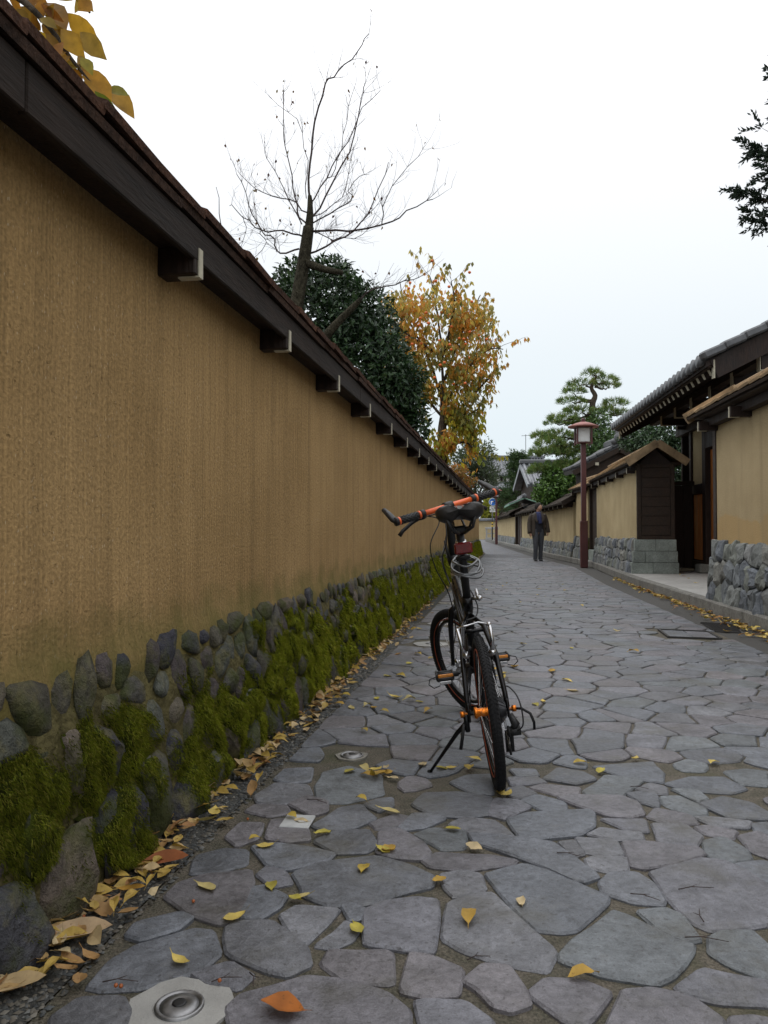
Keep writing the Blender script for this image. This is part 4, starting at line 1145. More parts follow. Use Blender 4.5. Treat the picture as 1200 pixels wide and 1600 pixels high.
for k in range(4): gpanel('door_board', 13.87 + k * .172, 13.87 + (k + .97) * .172, .22, 1.43, .0, .03, MT['door_orange'])
gpanel('sill', 13.86, 14.55, .04, .20, -.06, .08, MT['wood_dark'])
for k in range(10): gpanel('door_board', 12.12 + k * .153, 12.12 + (k + .97) * .153, .12, 2.2, .05, .09, MT['door_orange'])
gpanel('door_lintel', 12.11, 13.64, 2.22, 2.5, -.04, .1, MT['wood_black'])
gpanel('plaster_panel', 10.12, 11.88, .9, 2.6, .0, .04, MT['plaster_r'])
gpanel('panel_boards', 10.12, 11.88, .05, .88, .0, .04, MT['wood_dark'])
MB().box(3.0, 3.04, 0, 6, 0, 2.8, None, Matrix.Translation(gp3(9.6, FO - 1.0, 0)) @ Matrix.Rotation(GA, 4, 'Z')).build('rear_wall', MT['wood_black'], gate)
MB().beam(gp3(15.35, FO, 1.4), gp3(15.35, FO + 2.4, 1.4), .06, 2.8).build('side_wall', MT['wood_black'], gate)
MB().beam(gp3(9.55, FO, 1.4), gp3(9.55, FO + 2.4, 1.4), .06, 2.8).build('side_wall', MT['wood_black'], gate)

t = thing('timber_fence', 'dark vertical board fence filling the gap beside the gate post', 'fence', (5.08, 14.35, .13), 0)
nb = 4
for k in range(nb):
    x0 = .02 + k * .168
    MB().box(x0, x0 + .162, 0, .03, .06, 1.60, None, None, .004).build('board', MT['wood_black'], t)
MB().box(-.02, .72, -.03, .06, 1.605, 1.68, None, None, .006).build('top_rail', MT['wood_black'], t)
MB().box(.0, .70, -.04, .08, 0, .055, (.24, .2, .14), None, .01).build('sill_stone', MT['granite'], t, False, True)

# ---- street lamps
def lamp_parts(root):
    m = MB(); m.box(-.083, .083, -.083, .083, 0, 1.12, None, None, .012); m.build('lower_post', MT['lamp_paint'], root)
    m = MB(); m.box(-.058, .058, -.058, .058, 1.12, 2.98, None, None, .010); m.build('upper_post', MT['lamp_paint'], root)
    m = MB(); m.lathe([(.20, 2.965), (.20, 2.985), (.15, 2.992)], 4); m.build('base_plate', MT['lamp_paint'], root)
    for sx in (-1, 1):
        for sy in (-1, 1): MB().box(sx * .165 - .022, sx * .165 + .022, sy * .165 - .022, sy * .165 + .022, 2.93, 3.34, None, None, .004).build('corner_bar', MT['lamp_paint'], root)
    MB().box(-.135, .135, -.135, .135, 2.99, 3.33, None, None, .012).build('lantern_glass', MT['lamp_glass'], root)
    MB().box(-.20, .20, -.20, .20, 3.335, 3.36).build('top_frame', MT['lamp_paint'], root)
    h = MB(); h.lathe([(.36, 3.35), (.365, 3.375), (.20, 3.44), (.085, 3.475)], 20); h = h.build('hood', MT['lamp_hood'], root, True)
    MB().lathe([(.05, 3.47), (.06, 3.49), (.045, 3.53), (.055, 3.55), (.02, 3.57)], 10).build('finial', MT['lamp_paint'], h, True)
l1 = thing('street_lamp', 'maroon post street lamp with square lantern standing at the kerb by the doorway', 'street lamp', (4.76, 18.3, 0), R(-5), 'maroon lantern street lamps')
lamp_parts(l1)
l2 = thing('street_lamp', 'maroon post street lamp far down the lane beside the blue round sign', 'street lamp', (7.02, 48, 0), R(-5), 'maroon lantern street lamps')
for ch in list(l1.children):
    c = ch.copy(); col.objects.link(c); c.parent = l2
    for gch in ch.children:
        d_ = gch.copy(); col.objects.link(d_); d_.parent = c

# ---- road sign, stone balustrade, end wall
p = at(769.3, 845, 60); sx = p.x
t = thing('road_sign', 'blue round road sign with white bent arrow above two white plates', 'road sign', (sx, 60, 0))
MB().tube([(0, 0, 0), (0, 0, 3.45)], .045, 8).build('pole', MT['steel_dark'], t, True)
MB().lathe([(.30, -.06), (.30, -.045)], 28, (.03, 0, 3.08), 'y').build('disc_rim', MT['sign_white'], t)
disc = MB().lathe([(.275, -.066), (.275, -.0605)], 28, (.03, 0, 3.08), 'y').build('disc', MT['sign_blue'], t)
m = MB(); m.box(-.12, -.05, -.072, -.067, 2.90, 3.08); m.box(-.12, .07, -.072, -.067, 3.08, 3.15)
m.add([(.06, -.07, 3.00), (.06, -.07, 3.23), (.22, -.07, 3.115)], [(0, 1, 2), (2, 1, 0)]); m.build('arrow', MT['sign_white'], disc)
for z0, z1 in ((2.52, 2.72), (2.30, 2.49)):
    pl = MB().box(-.20, .24, -.066, -.05, z0, z1).build('plate', MT['sign_white'], t)
    for j in range(2): MB().box(-.15, .19, -.069, -.0665, z0 + .05 + j * .07, z0 + .08 + j * .07).build('print_line', MT['black_plastic'], pl)
for z0, mt in ((1.15, 'sign_yellow'), (1.27, 'black_plastic'), (1.39, 'sign_yellow')): MB().lathe([(.055, z0), (.055, z0 + .12)], 8).build('band', MT[mt], t)
t = thing('stone_balustrade', 'pale stone balustrade at the bend beneath the round sign', 'balustrade', (at(759, 845, 63).x, 63, 0), R(-8))
for x0 in (0, .42, .84): MB().box(x0, x0 + .14, 0, .2, 0, .95, (1, 1, 1), None, .02).build('pillar', MT['concrete'], t)
MB().box(-.05, 1.05, -.03, .23, .95, 1.13, None, None, .02).build('coping', MT['concrete'], t)
MB().box(-.03, 1.03, -.01, .21, 0, .28, None, None, .01).build('plinth', MT['concrete'], t)
MB().box(.145, .835, .05, .15, .56, .66, None, None, .01).build('rail', MT['concrete'], t)
t = thing('end_wall', 'low tan wall with grey coping closing the far end of the lane', 'wall', (4, 73, 0))
MB().box(0, 16, 0, .4, 0, 1.75).build('plaster', MT['plaster_r'], t)
MB().box(-.1, 16.1, -.25, .65, 1.75, 2.0, None, None, .05).build('coping', MT['tile_far'], t)

# ---- houses beyond the walls
def tiled_slope(parent, a, b, c, d, n, mat, r=.07, rows=0):
    """tile columns from eave edge a-b up to ridge edge d-c"""
    a, b, c, d = map(Vector, (a, b, c, d))
    base = MB(); nrm = (b - a).cross(d - a).normalized()
    if nrm.z < 0: nrm = -nrm
    base.add([a, b, c, d] + [q - nrm * .12 for q in (a, b, c, d)], [(0, 1, 2, 3), (7, 6, 5, 4), (0, 4, 5, 1), (1, 5, 6, 2), (2, 6, 7, 3), (3, 7, 4, 0)])
    o = base.build('roof_slope', mat, parent)
    for k in range(n):
        u = (k + .5) / n
        p, q = a.lerp(b, u), d.lerp(c, u)
        pts, rad = [], []
        K = max(2, rows)
        for j in range(K + 1):
            w = j / K; pts.append(p.lerp(q, w) + nrm * (.02 if j % 2 else .05)); rad.append(r)
        MB().tube(pts, rad, 6).build('roof_tile', mat, o, True)
    return o
h = thing('house', 'distant two storey house with broad grey tiled roof and pale upper wall', 'house', (0, 80, 0))
xa, xb_ = at(752, 700, 80).x, at(850, 700, 80).x
zr, ze_, zl = at(780, 716, 80).z, at(780, 743, 78).z, at(780, 756, 76).z
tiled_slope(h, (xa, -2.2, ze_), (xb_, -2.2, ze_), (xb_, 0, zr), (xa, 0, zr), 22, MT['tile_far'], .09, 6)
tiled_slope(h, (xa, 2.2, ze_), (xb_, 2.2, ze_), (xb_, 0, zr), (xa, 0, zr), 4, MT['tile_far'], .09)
MB().box(xa - .1, xb_ + .1, -.2, .2, zr, zr + .28, None, None, .05).build('ridge', MT['tile_far'], h)
wl_ = MB().box(xa + .5, xb_ - .5, -1.7, 2, ze_ - .75, ze_ + .1).build('upper_wall', MT['white_wall'], h)
MB().box(xa + .45, xb_ - .45, -1.72, 2.02, 0, ze_ - .752).build('lower_wall', MT['wood_dark'], h)
for k in range(4):
    x0 = xa + .75 + k * .95
    wv = MB().box(x0, x0 + .6, -1.75, -1.68, ze_ - .62, ze_ - .08).build('window', MT['wood_black'], h)
    MB().box(x0 + .28, x0 + .32, -1.77, -1.752, ze_ - .60, ze_ - .1).build('mullion', MT['white_wall'], wv)
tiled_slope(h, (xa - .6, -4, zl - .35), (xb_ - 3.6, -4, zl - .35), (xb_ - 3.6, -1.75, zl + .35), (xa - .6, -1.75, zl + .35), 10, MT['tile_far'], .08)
an = thing('antenna', 'thin television antenna above the distant tiled roof', 'antenna', (at(824, 690, 79).x, 79.9, zr + .28))
MB().tube([(0, 0, 0), (0, 0, 2.2)], .03, 6).build('mast', MT['steel_dark'], an)
MB().tube([(-.45, 0, 2.05), (.6, 0, 2.12)], .02, 5).build('boom', MT['steel_dark'], an)
for k in range(5): MB().tube([(-.4 + k * .22, -.25, 2.06 + k * .015), (-.4 + k * .22, .25, 2.06 + k * .015)], .014, 4).build('element', MT['steel_dark'], an)

h = thing('house', 'gable ended house with blue grey tiles and dark timber gable behind the grey roofed wall', 'house', (7.45, 39.8, 0))
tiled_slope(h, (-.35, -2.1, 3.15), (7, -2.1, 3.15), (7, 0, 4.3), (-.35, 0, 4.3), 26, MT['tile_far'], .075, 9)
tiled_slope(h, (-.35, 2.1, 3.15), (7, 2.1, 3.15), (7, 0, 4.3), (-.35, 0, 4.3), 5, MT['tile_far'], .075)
MB().box(-.42, 7, -.14, .14, 4.32, 4.55, None, None, .05).build('ridge', MT['tile'], h)
m = MB(); m.add([(0, -1.8, 0), (0, 1.8, 0), (0, 1.8, 3.2), (0, 0, 4.15), (0, -1.8, 3.2), (6.5, -1.8, 0), (6.5, 1.8, 0), (6.5, 1.8, 3.2), (6.5, 0, 4.15), (6.5, -1.8, 3.2)],
    [(4, 3, 2, 1, 0), (5, 6, 7, 8, 9), (0, 5, 9, 4), (1, 2, 7, 6)]); m.build('wall', MT['wood_dark'], h)
for sg in (-1, 1): MB().beam((-.38, sg * 2.12, 3.06), (-.38, 0, 4.22), .05, .2).build('barge_board', MT['tile_far'], h)

h = thing('garden_building', 'tiled garden building with round ridge end tile above the tan board roof', 'building', (0, 22, .13))
tiled_slope(h, (5.40, .0, 2.50), (5.40, 1.1, 2.50), (6.75, 1.1, 3.20), (6.75, .0, 3.20), 5, MT['tile'], .06, 5)
tiled_slope(h, (8.1, .0, 2.50), (8.1, 1.1, 2.50), (6.75, 1.1, 3.20), (6.75, .0, 3.20), 4, MT['tile'], .06)
MB().beam((5.42, -.03, 2.40), (6.75, -.03, 3.08), .05, .14).build('barge_board', MT['wood_dark'], h)
MB().beam((8.08, -.03, 2.40), (6.75, -.03, 3.08), .05, .14).build('barge_board', MT['wood_dark'], h)
MB().box(6.05, 6.15, -.06, -.02, 2.62, 2.70).build('end_paint', MT['cap_paint'], h)
for k in range(6):
    u0, u1 = k / 6, (k + 1.05) / 6
    MB().beam((5.40 + 1.35 * u0, .0, 2.55 + .70 * u0 + .02), (5.40 + 1.35 * u1, .0, 2.55 + .70 * u1), .16, .09, bev=.02).build('verge_tile', MT['tile'], h)
m = MB(); m.box(6.6, 6.9, -.05, 1.1, 3.2, 3.42, None, None, .05); m.build('ridge', MT['tile'], h)
m = MB(); m.lathe([(.17, -.16), (.17, -.06)], 18, (6.75, 0, 3.40), 'y'); m.lathe([(.08, -.20), (.08, -.12)], 12, (6.75, 0, 3.40), 'y')
m.ball((6.57, -.08, 3.30), .09); m.ball((6.93, -.08, 3.30), .09); m.ball((6.75, -.06, 3.55), (.13, .07, .07)); m.build('ridge_end_tile', MT['tile'], h, True)
m = MB(); m.add([(5.75, .1, 0), (7.75, .1, 0), (7.75, .1, 2.55), (6.75, .1, 3.1), (5.75, .1, 2.55), (5.75, 1, 0), (7.75, 1, 0), (7.75, 1, 2.55), (6.75, 1, 3.1), (5.75, 1, 2.55)],
    [(0, 1, 2, 3, 4), (9, 8, 7, 6, 5), (5, 0, 4, 9), (1, 6, 7, 2)]); m.build('wall', MT['wood_dark'], h)
# ------------------------------------------------------------------ trees
def limb(mb, pts, r0, r1, n=6, sub=3, jit=.0):
    """smooth tapered limb through pts"""
    P = [Vector(p) for p in pts]; out = []
    for i in range(len(P) - 1):
        a, b, c, d = P[max(i - 1, 0)], P[i], P[i + 1], P[min(i + 2, len(P) - 1)]
        for k in range(sub):
            t = k / sub
            out.append(.5 * ((2 * b) + (c - a) * t + (2 * a - 5 * b + 4 * c - d) * t * t + (3 * b - a - 3 * c + d) * t ** 3))
    out.append(P[-1])
    if jit: out = [out[0]] + [q + Vector((rnd.gauss(0, jit), rnd.gauss(0, jit), rnd.gauss(0, jit))) for q in out[1:]]
    K = len(out) - 1
    mb.tube(out, [r0 + (r1 - r0) * (i / K) for i in range(K + 1)], n)
    return out
def twigs(mb, path, n, L, r, up=.5, depth=1, tips=None, start=.25):
    for _ in range(n):
        i = rnd.randint(max(1, int(len(path) * start)), len(path) - 1)
        p = path[i]; d0 = (path[i] - path[i - 1]).normalized()
        d = (d0 + Vector((rnd.gauss(0, .7), rnd.gauss(0, .7), rnd.gauss(up * .6, .5)))).normalized()
        l = L * rnd.uniform(.5, 1.2); q = [p]
        for k in range(3):
            d = (d + Vector((rnd.gauss(0, .18), rnd.gauss(0, .18), rnd.gauss(.08 * up, .15)))).normalized()
            q.append(q[-1] + d * l / 3)
        mb.tube(q, [r, r * .8, r * .6, r * .35], 4, False)
        if tips is not None: tips.append((q[-1], d)); tips.append((q[2], d))
        if depth > 1: twigs(mb, q, 2, L * .55, r * .6, up, depth - 1, tips, 0)
def pick(pal): c = rnd.choice(pal); k = rnd.uniform(.75, 1.25); return tuple(v * k for v in c)
def rdir(): 
    v = Vector((rnd.gauss(0, 1), rnd.gauss(0, 1), rnd.gauss(0, 1))); return v.normalized()

# bare tree over the wall
Y0 = 9.3
bt = thing('bare_tree', 'bare slender tree with few leaves rising through the dark evergreen', 'tree', at(455, 828, Y0) * 1)
bt.location = (at(452, 700, Y0).x, Y0, -.02)
off = Vector(bt.location)
tk, br = MB(), MB()
def T(zx, zy, dy=0): 
    v = at(330 + zx / 2.222, 40 + zy / 2.222, Y0 + dy); return v - off
base = [Vector((0, 0, 0)), T(270, 1300), T(290, 1020), T(315, 860), T(330, 760), T(338, 700)]
limb(tk, base, .10, .066, 9, 3)
limb(tk, [T(338, 712), T(343, 650), T(342, 590)], .058, .024, 7, 3)
limb(tk, [T(318, 820), T(390, 845, -.1), T(455, 858, -.2)], .055, .03, 7, 3)
limb(tk, [T(300, 1250, .1), T(390, 1090, -.2), T(470, 1000, -.3), T(520, 950, -.35)], .07, .028, 7, 3)
tips = []
for pts, r, dy in (([(520, 950), (560, 920), (640, 898), (720, 880)], .022, .1),
        ([(350, 715), (430, 712), (590, 695), (680, 645), (770, 598)], .026, -.3), ([(592, 693), (600, 630), (650, 530), (740, 430)], .012, -.5),
        ([(345, 790), (430, 755), (490, 715), (560, 620), (612, 470)], .022, -.2), ([(340, 690), (400, 590), (480, 440), (520, 260), (535, 210)], .022, .1),
        ([(345, 615), (400, 530), (470, 400), (525, 290), (590, 225)], .016, .2), ([(332, 690), (300, 650), (285, 560), (262, 420), (250, 230)], .02, .15),
        ([(335, 650), (270, 605), (180, 580), (100, 520)], .016, .3), ([(325, 735), (250, 715), (170, 712), (110, 660), (60, 620)], .020, .0),
        ([(305, 775), (240, 790), (215, 745), (170, 712), (130, 620), (95, 520)], .020, -.1), ([(315, 690), (250, 560), (180, 430)], .014, .2),
        ([(342, 600), (340, 480), (365, 330), (395, 210), (440, 160), (510, 90), (540, 30)], .026, 0), ([(345, 690), (440, 635), (485, 605), (480, 560), (530, 510)], .016, -.2),
        ([(360, 720), (420, 740), (500, 735), (560, 700)], .012, .2), ([(400, 530), (440, 470), (470, 330), (500, 200)], .010, .2), ([(330, 600), (330, 470), (300, 330), (210, 260)], .010, .2),
        ([(170, 712), (190, 760), (140, 820)], .010, .1), ([(110, 660), (120, 720), (95, 790)], .008, .1), ([(340, 660), (400, 640), (470, 560), (490, 430)], .012, .25)):
    n_ = len(pts)
    path = limb(br, [T(a, b, dy * i / (n_ - 1)) for i, (a, b) in enumerate(pts)], r * .6, r * .14 + .0012, 5, 3, .012)
    twigs(br, path, 17, .34, r * .08 + .0012, .8, 2, tips, .15)
limb(br, [T(20, 830, .3), T(35, 700, .3), T(20, 560, .3)], .010, .003, 4, 3, .01)
tk.build('trunk', MT['bark_mossy'], bt, True)
br.build('branches', MT['twig'], bt, True)
lf = MB()
top_tips = [q for q in tips if q[0].z > 3.6]
for p, d in rnd.sample(top_tips, 95):
    lf.leaf(p, Vector((rnd.gauss(0, .4), rnd.gauss(0, .4), -1)), rdir(), rnd.uniform(.035, .06), .032, pick([(.10, .055, .05), (.14, .075, .03), (.08, .05, .06), (.17, .13, .05)]))
lf.build('last_leaves', MT['leaf'], bt, False, True)

def crown_leaves(mb, blobs, n, L, W, pal, droop=.3, shell=.55, size_jit=.3, clump=0, hole=.0, hs=1.6):
    made = 0; tot = sum(b[1][0] * b[1][1] * b[1][2] for b in blobs) ; guard = 0
    while made < n and guard < n * 12:
        guard += 1
        c, rr = rnd.choices(blobs, weights=[b[1][0] * b[1][2] for b in blobs])[0]
        u = rdir(); t = shell + (1 - shell) * rnd.random() ** .6
        t *= 1 + .22 * noise.noise(Vector((u.x * 2.6 + c[0], u.y * 2.6, u.z * 2.6)))
        p = Vector((c[0] + u.x * rr[0] * t, c[1] + u.y * rr[1] * t, c[2] + u.z * rr[2] * t))
        if hole and noise.noise(p * hs) < -1 + hole: continue
        d = (u * .7 + rdir() * .8 + Vector((0, 0, -droop))).normalized()
        nrm = (u + rdir() * .5 + Vector((0, 0, .5)))
        k = rnd.uniform(1 - size_jit, 1 + size_jit)
        mb.leaf(p, d, nrm, L * k, W * k, pick(pal)); made += 1

# dark evergreen camellia behind the wall
EV = [(.020, .046, .017), (.027, .060, .022), (.015, .036, .014), (.036, .072, .026), (.055, .10, .038)]
t = thing('evergreen_tree', 'dense dark glossy evergreen growing behind the left wall', 'tree', (at(540, 828, 10).x, 10.2, -.02))
o_ = Vector(t.location)
def blobs_px(lst, Y, off):
    out = []
    for (x, y, rx, rz, dy) in lst:
        c = at(x, y, Y + dy) - off; k = Y / FPX
        out.append(((c.x, c.y, c.z), (rx * k, (rx + rz) * .5 * k, rz * k)))
    return out
bl = blobs_px([(505, 480, 78, 70, 0), (470, 440, 42, 36, .2), (560, 500, 60, 60, -.2), (580, 560, 62, 60, -.2), (540, 560, 80, 90, .1), (610, 595, 46, 44, -.3), (640, 590, 26, 16, -.4), (600, 640, 50, 40, 0), (625, 655, 30, 26, 0), (520, 425, 34, 24, 0), (640, 635, 24, 30, 0), (652, 662, 18, 22, 0), (615, 625, 40, 40, 0)], 10.0, o_)
cm = MB(); crown_leaves(cm, bl, 17500, .085, .038, EV, .25, .55, .35)
cm.build('crown', MT['leaf_glossy'], t, False, True)
m = MB(); limb(m, [(0, 0, 0), (.05, 0, 1.2), (-.1, .0, 2.2), (-.2, 0, 3.2)], .09, .04, 7); limb(m, [(.03, 0, 1.4), (.4, -.1, 2.2), (.6, -.1, 2.8)], .06, .03, 6)
m.build('trunk', MT['bark'], t, True)

# persimmon beyond it
PERS = [(.36, .26, .06), (.40, .25, .05), (.28, .23, .07), (.44, .20, .045), (.22, .20, .07), (.33, .28, .08), (.46, .28, .06), (.17, .17, .06)]
Yp = 14.0
t = thing('persimmon_tree', 'yellow and orange leaved persimmon tree with fruit overhanging the wall roof', 'tree', (at(690, 828, Yp).x - .25, Yp, -.02))
o_ = Vector(t.location)
m = MB(); tips = []
P = lambda x, y, dy=0: at(x, y, Yp + dy) - o_
limb(m, [(0, 0, 0), P(692, 730), P(690, 680), P(694, 640), P(690, 600)], .10, .06, 8)
for pts in ([(690, 620), (670, 560), (640, 500), (625, 440)], [(692, 610), (690, 540), (680, 470), (672, 430)], [(692, 600), (715, 540), (740, 480), (752, 460)], [(692, 640), (720, 590), (755, 550), (785, 545)],
            [(692, 660), (730, 630), (755, 600), (770, 590)], [(692, 690), (720, 660), (745, 640), (750, 630)], [(690, 650), (660, 620), (620, 600)], [(692, 560), (650, 530), (610, 500)], [(692, 700), (725, 690), (740, 700), (735, 660)], [(690, 560), (710, 480), (705, 440)]):
    n_ = len(pts); dy = rnd.uniform(-.8, .8)
    path = limb(m, [P(a, b, dy * i / (n_ - 1)) for i, (a, b) in enumerate(pts)], .03, .008, 5, 3, .01)
    twigs(m, path, 9, .40, .005, .5, 2, tips, .2)
m.build('trunk', MT['bark'], t, True)
cm = MB()
bl = blobs_px([(690, 490, 85, 46, 0), (640, 490, 45, 44, 0), (620, 520, 26, 50, .2), (655, 600, 34, 40, .1), (735, 500, 45, 40, 0), (700, 540, 80, 60, 0), (765, 550, 34, 24, -.2), (615, 480, 24, 30, .1), (605, 545, 18, 40, .2), (740, 590, 40, 45, -.2), (690, 600, 60, 50, 0), (720, 640, 42, 30, 0), (640, 560, 40, 60, .2), (700, 690, 42, 24, 0), (715, 705, 30, 20, 0), (720, 670, 34, 26, 0), (695, 655, 40, 30, 0), (735, 690, 20, 18, 0), (705, 690, 40, 28, -.2), (725, 655, 34, 26, -.2), (690, 705, 30, 20, 0)], Yp, o_)
def hang_leaves(mb, blobs, n, L, W, pal, palfn=None, hole=.75, hs=2.4):
    made = guard = 0
    while made < n and guard < n * 14:
        guard += 1
        c, rr = rnd.choices(blobs, weights=[b[1][0] * b[1][2] for b in blobs])[0]
        u = rdir(); tt = rnd.random() ** .5 * (1 + .3 * noise.noise(u * 2 + Vector(c)))
        p = Vector((c[0] + u.x * rr[0] * tt, c[1] + u.y * rr[1] * tt, c[2] + u.z * rr[2] * tt))
        if noise.noise(p * hs) < -1 + hole: continue
        d = Vector((rnd.gauss(0, .45), rnd.gauss(0, .45), -1 + rnd.gauss(0, .3)))
        k = rnd.uniform(.6, 1.2)
        mb.leaf(p, d, rdir(), L * k, W * k, palfn(p) if palfn else pick(pal), .15); made += 1
ztop = at(690, 430, Yp).z - o_.z; zbot = at(690, 700, Yp).z - o_.z
def pcol(p):
    h_ = (p.z - zbot) / (ztop - zbot) + rnd.gauss(0, .15)
    q_ = noise.noise(p * 1.9)
    if q_ > .22 and rnd.random() < .7: return pick([(.58, .30, .07), (.55, .24, .05), (.58, .36, .08)])
    if q_ < -.25 and rnd.random() < .6: return pick([(.24, .23, .08), (.20, .20, .08), (.30, .28, .09)])
    if h_ < .18: return pick([(.38, .34, .04), (.28, .29, .045), (.44, .34, .04), (.19, .23, .045)])
    if h_ < .5: return pick([(.42, .31, .05), (.29, .25, .06), (.46, .22, .04), (.20, .19, .06), (.17, .18, .06), (.38, .29, .06)])
    return pick([(.48, .36, .09), (.50, .34, .08), (.38, .32, .10), (.54, .28, .07), (.30, .27, .10), (.44, .37, .11)])
hang_leaves(cm, bl, 7000, .12, .06, PERS, pcol, .86)
for p, d in tips:
    for _ in range(2): cm.leaf(p, Vector((rnd.gauss(0, .4), rnd.gauss(0, .4), -1)), rdir(), .11, .055, pcol(p), .15)
cm.build('crown', MT['leaf'], t, False, True)
fm = MB(); fm.ball((0, 0, 0), (.029, .029, .025), 8, 6); fm = fm.mesh('persimmon', MT['fruit'], True)
for k in range(34):
    x, y = (rnd.gauss(710, 42), rnd.gauss(530, 36)) if k < 22 else (rnd.gauss(670, 40), rnd.gauss(480, 30))
    put(fm, 'persimmon', t, loc=P(x, y, rnd.uniform(-.9, -.3)))

# branch with big yellow leaves close above the roof
Yb = 2.62
t = thing('persimmon_tree', 'tree reaching large yellow brown leaves over the near end of the wall roof', 'tree', (-2.2, 2.9, -.02))
o_ = Vector(t.location); P = lambda x, y, dy=0: at(x, y, Yb + dy) - o_
m = MB(); limb(m, [(0, 0, 0), (-.05, 0, 1.0), (.05, -.05, 1.9), (.1, -.1, 2.6)], .08, .045, 8)
b1 = limb(m, [(.08, -.08, 2.2), P(-60, -40, .1), P(20, -10), P(75, 40), P(110, 90), P(150, 140)], .02, .004, 6)
b2 = limb(m, [(.10, -.1, 2.5), P(-40, -90, .1), P(40, -70), P(120, -30), P(140, 20)], .016, .004, 6)
b3 = limb(m, [P(-60, -40, .1), P(20, 30, .1), P(70, 110, .1), P(120, 170, .1)], .012, .004, 6)
m.build('trunk', MT['bark'], t, True)
def big_leaf(mb, p, d, nrm, L, W, tint, curl=.2):
    d = d.normalized(); x = d.cross(nrm).normalized(); n2 = x.cross(d)
    prof = [(0, 0), (.12, .34), (.3, .78), (.5, 1.0), (.7, .82), (.87, .42), (1.0, 0)]
    vs = []
    for (u, w) in prof:
        c = p + d * (L * u) + n2 * (-curl * L * u * u)
        wob = 1 + .1 * rnd.uniform(-1, 1)
        vs += [c + x * (W / 2 * w * wob) + n2 * (W * .16 * w), c, c - x * (W / 2 * w * wob) + n2 * (W * .16 * w)]
    fs = []
    for i in range(len(prof) - 1):
        a = i * 3; fs += [(a, a + 3, a + 4, a + 1), (a + 1, a + 4, a + 5, a + 2)]
    mb.add(vs, fs, tint)
BIG = [(.30, .17, .025), (.36, .20, .025), (.24, .13, .02), (.40, .22, .03), (.30, .21, .04)]
for (x, y, ex, ey, c) in ((125, 50, 160, 88, 0), (95, 45, 128, 86, 1), (60, 5, 100, 25, 2), (85, 5, 70, 40, 2), (70, 30, 98, 62, 0), (95, 60, 85, 85, 3), (130, 105, 172, 152, 3), (172, 138, 208, 176, 4), (148, 142, 182, 188, 5),
        (120, 95, 145, 130, 2), (40, -10, 75, 18, 0), (50, 20, 62, 52, 2), (75, 60, 92, 78, 2), (100, 80, 112, 108, 0), (105, 20, 150, 70, 3), (25, -15, 60, 5, 1), (60, -20, 110, -5, 1), (110, 100, 130, 135, 2),
        (30, 10, 55, 40, 2), (135, 115, 160, 160, 1), (85, 85, 105, 120, 0), (10, -10, 40, 25, 1), (0, -40, 50, -30, 2), (60, -45, 90, -15, 3), (-30, -20, 10, 10, 2), (-40, -60, 0, -40, 0), (30, -60, 60, -40, 4)):
    p, q = P(x, y, rnd.uniform(-.05, .12)), P(ex, ey, rnd.uniform(-.05, .12))
    tint = (.13, .17, .02) if c == 5 else tuple(v * rnd.uniform(.85, 1.15) for v in BIG[c])
    lm = MB(); big_leaf(lm, p, q - p, Vector((rnd.uniform(-.4, .4), -1, rnd.uniform(-.2, .6))), (q - p).length * .98, (q - p).length * .46, tint)
    lm.build('leaf', MT['leaf'], t, True, True)

for path in (b1, b2, b3):
    for k in range(16):
        p = path[rnd.randint(len(path) // 3, len(path) - 1)] + rdir() * .05
        lm = MB(); big_leaf(lm, p, Vector((rnd.gauss(.3, .6), rnd.gauss(0, .4), rnd.gauss(-.8, .4))), Vector((rnd.uniform(-.5, .5), -1, rnd.uniform(-.3, .6))), rnd.uniform(.06, .10), rnd.uniform(.03, .05), tuple(v * rnd.uniform(.7, 1.15) for v in rnd.choice(BIG)))
        lm.build('leaf', MT['leaf'], t, True, True)
# soft grey-green tree past the wall end
GG = [(.075, .10, .062), (.09, .12, .08), (.055, .078, .05), (.11, .135, .095)]
t = thing('olive_green_tree', 'loose grey green tree standing past the end of the left wall', 'tree', (at(742, 828, 34).x, 34, -.02)); o_ = Vector(t.location)
m = MB(); limb(m, [(0, 0, 0), (.1, 0, 1.5), (0, 0, 3)], .12, .05, 7)
for k in range(8): limb(m, [(0, 0, 1.5 + k * .2), (rnd.uniform(-.6, .6), rnd.uniform(-.5, .5), 2.6 + k * .2), (rnd.uniform(-1.2, 1.2), rnd.uniform(-1, 1), 3.4 + k * .2)], .04, .012, 5)
m.build('trunk', MT['bark'], t, True)
cm = MB(); crown_leaves(cm, blobs_px([(738, 705, 34, 36, 0), (725, 725, 36, 34, 0), (755, 725, 24, 30, 0), (745, 750, 36, 24, 0), (760, 745, 22, 22, -.5), (732, 680, 16, 16, 0)], 34, o_), 5600, .15, .05, GG, -.3, .35, .4, hole=.78, hs=1.4)
cm.build('crown', MT['leaf'], t, False, True)
t = thing('autumn_shrub', 'rust orange leaved shrub showing over the far wall roof', 'shrub', (at(716, 828, 27).x - .3, 26, -.02)); o_ = Vector(t.location)
m = MB(); limb(m, [(0, 0, 0), (0, 0, 1.2), (.2, 0, 2.3)], .04, .015, 5); m.build('stem', MT['bark'], t)
cm = MB(); crown_leaves(cm, blobs_px([(716, 738, 18, 14, 0), (708, 748, 16, 12, 0), (725, 752, 20, 10, 0)], 26, o_), 900, .10, .06, [(.30, .13, .04), (.24, .13, .05), (.2, .15, .04)], .2, .3)
cm.build('foliage', MT['leaf'], t, False, True)
t = thing('yellow_shrub', 'bright yellow green shrub behind the round road sign', 'shrub', (at(766, 828, 75).x, 75, -.02)); o_ = Vector(t.location)
m = MB(); limb(m, [(0, 0, 0), (.1, 0, 1.5), (0, 0, 2.5)], .06, .02, 5); m.build('stem', MT['bark'], t)
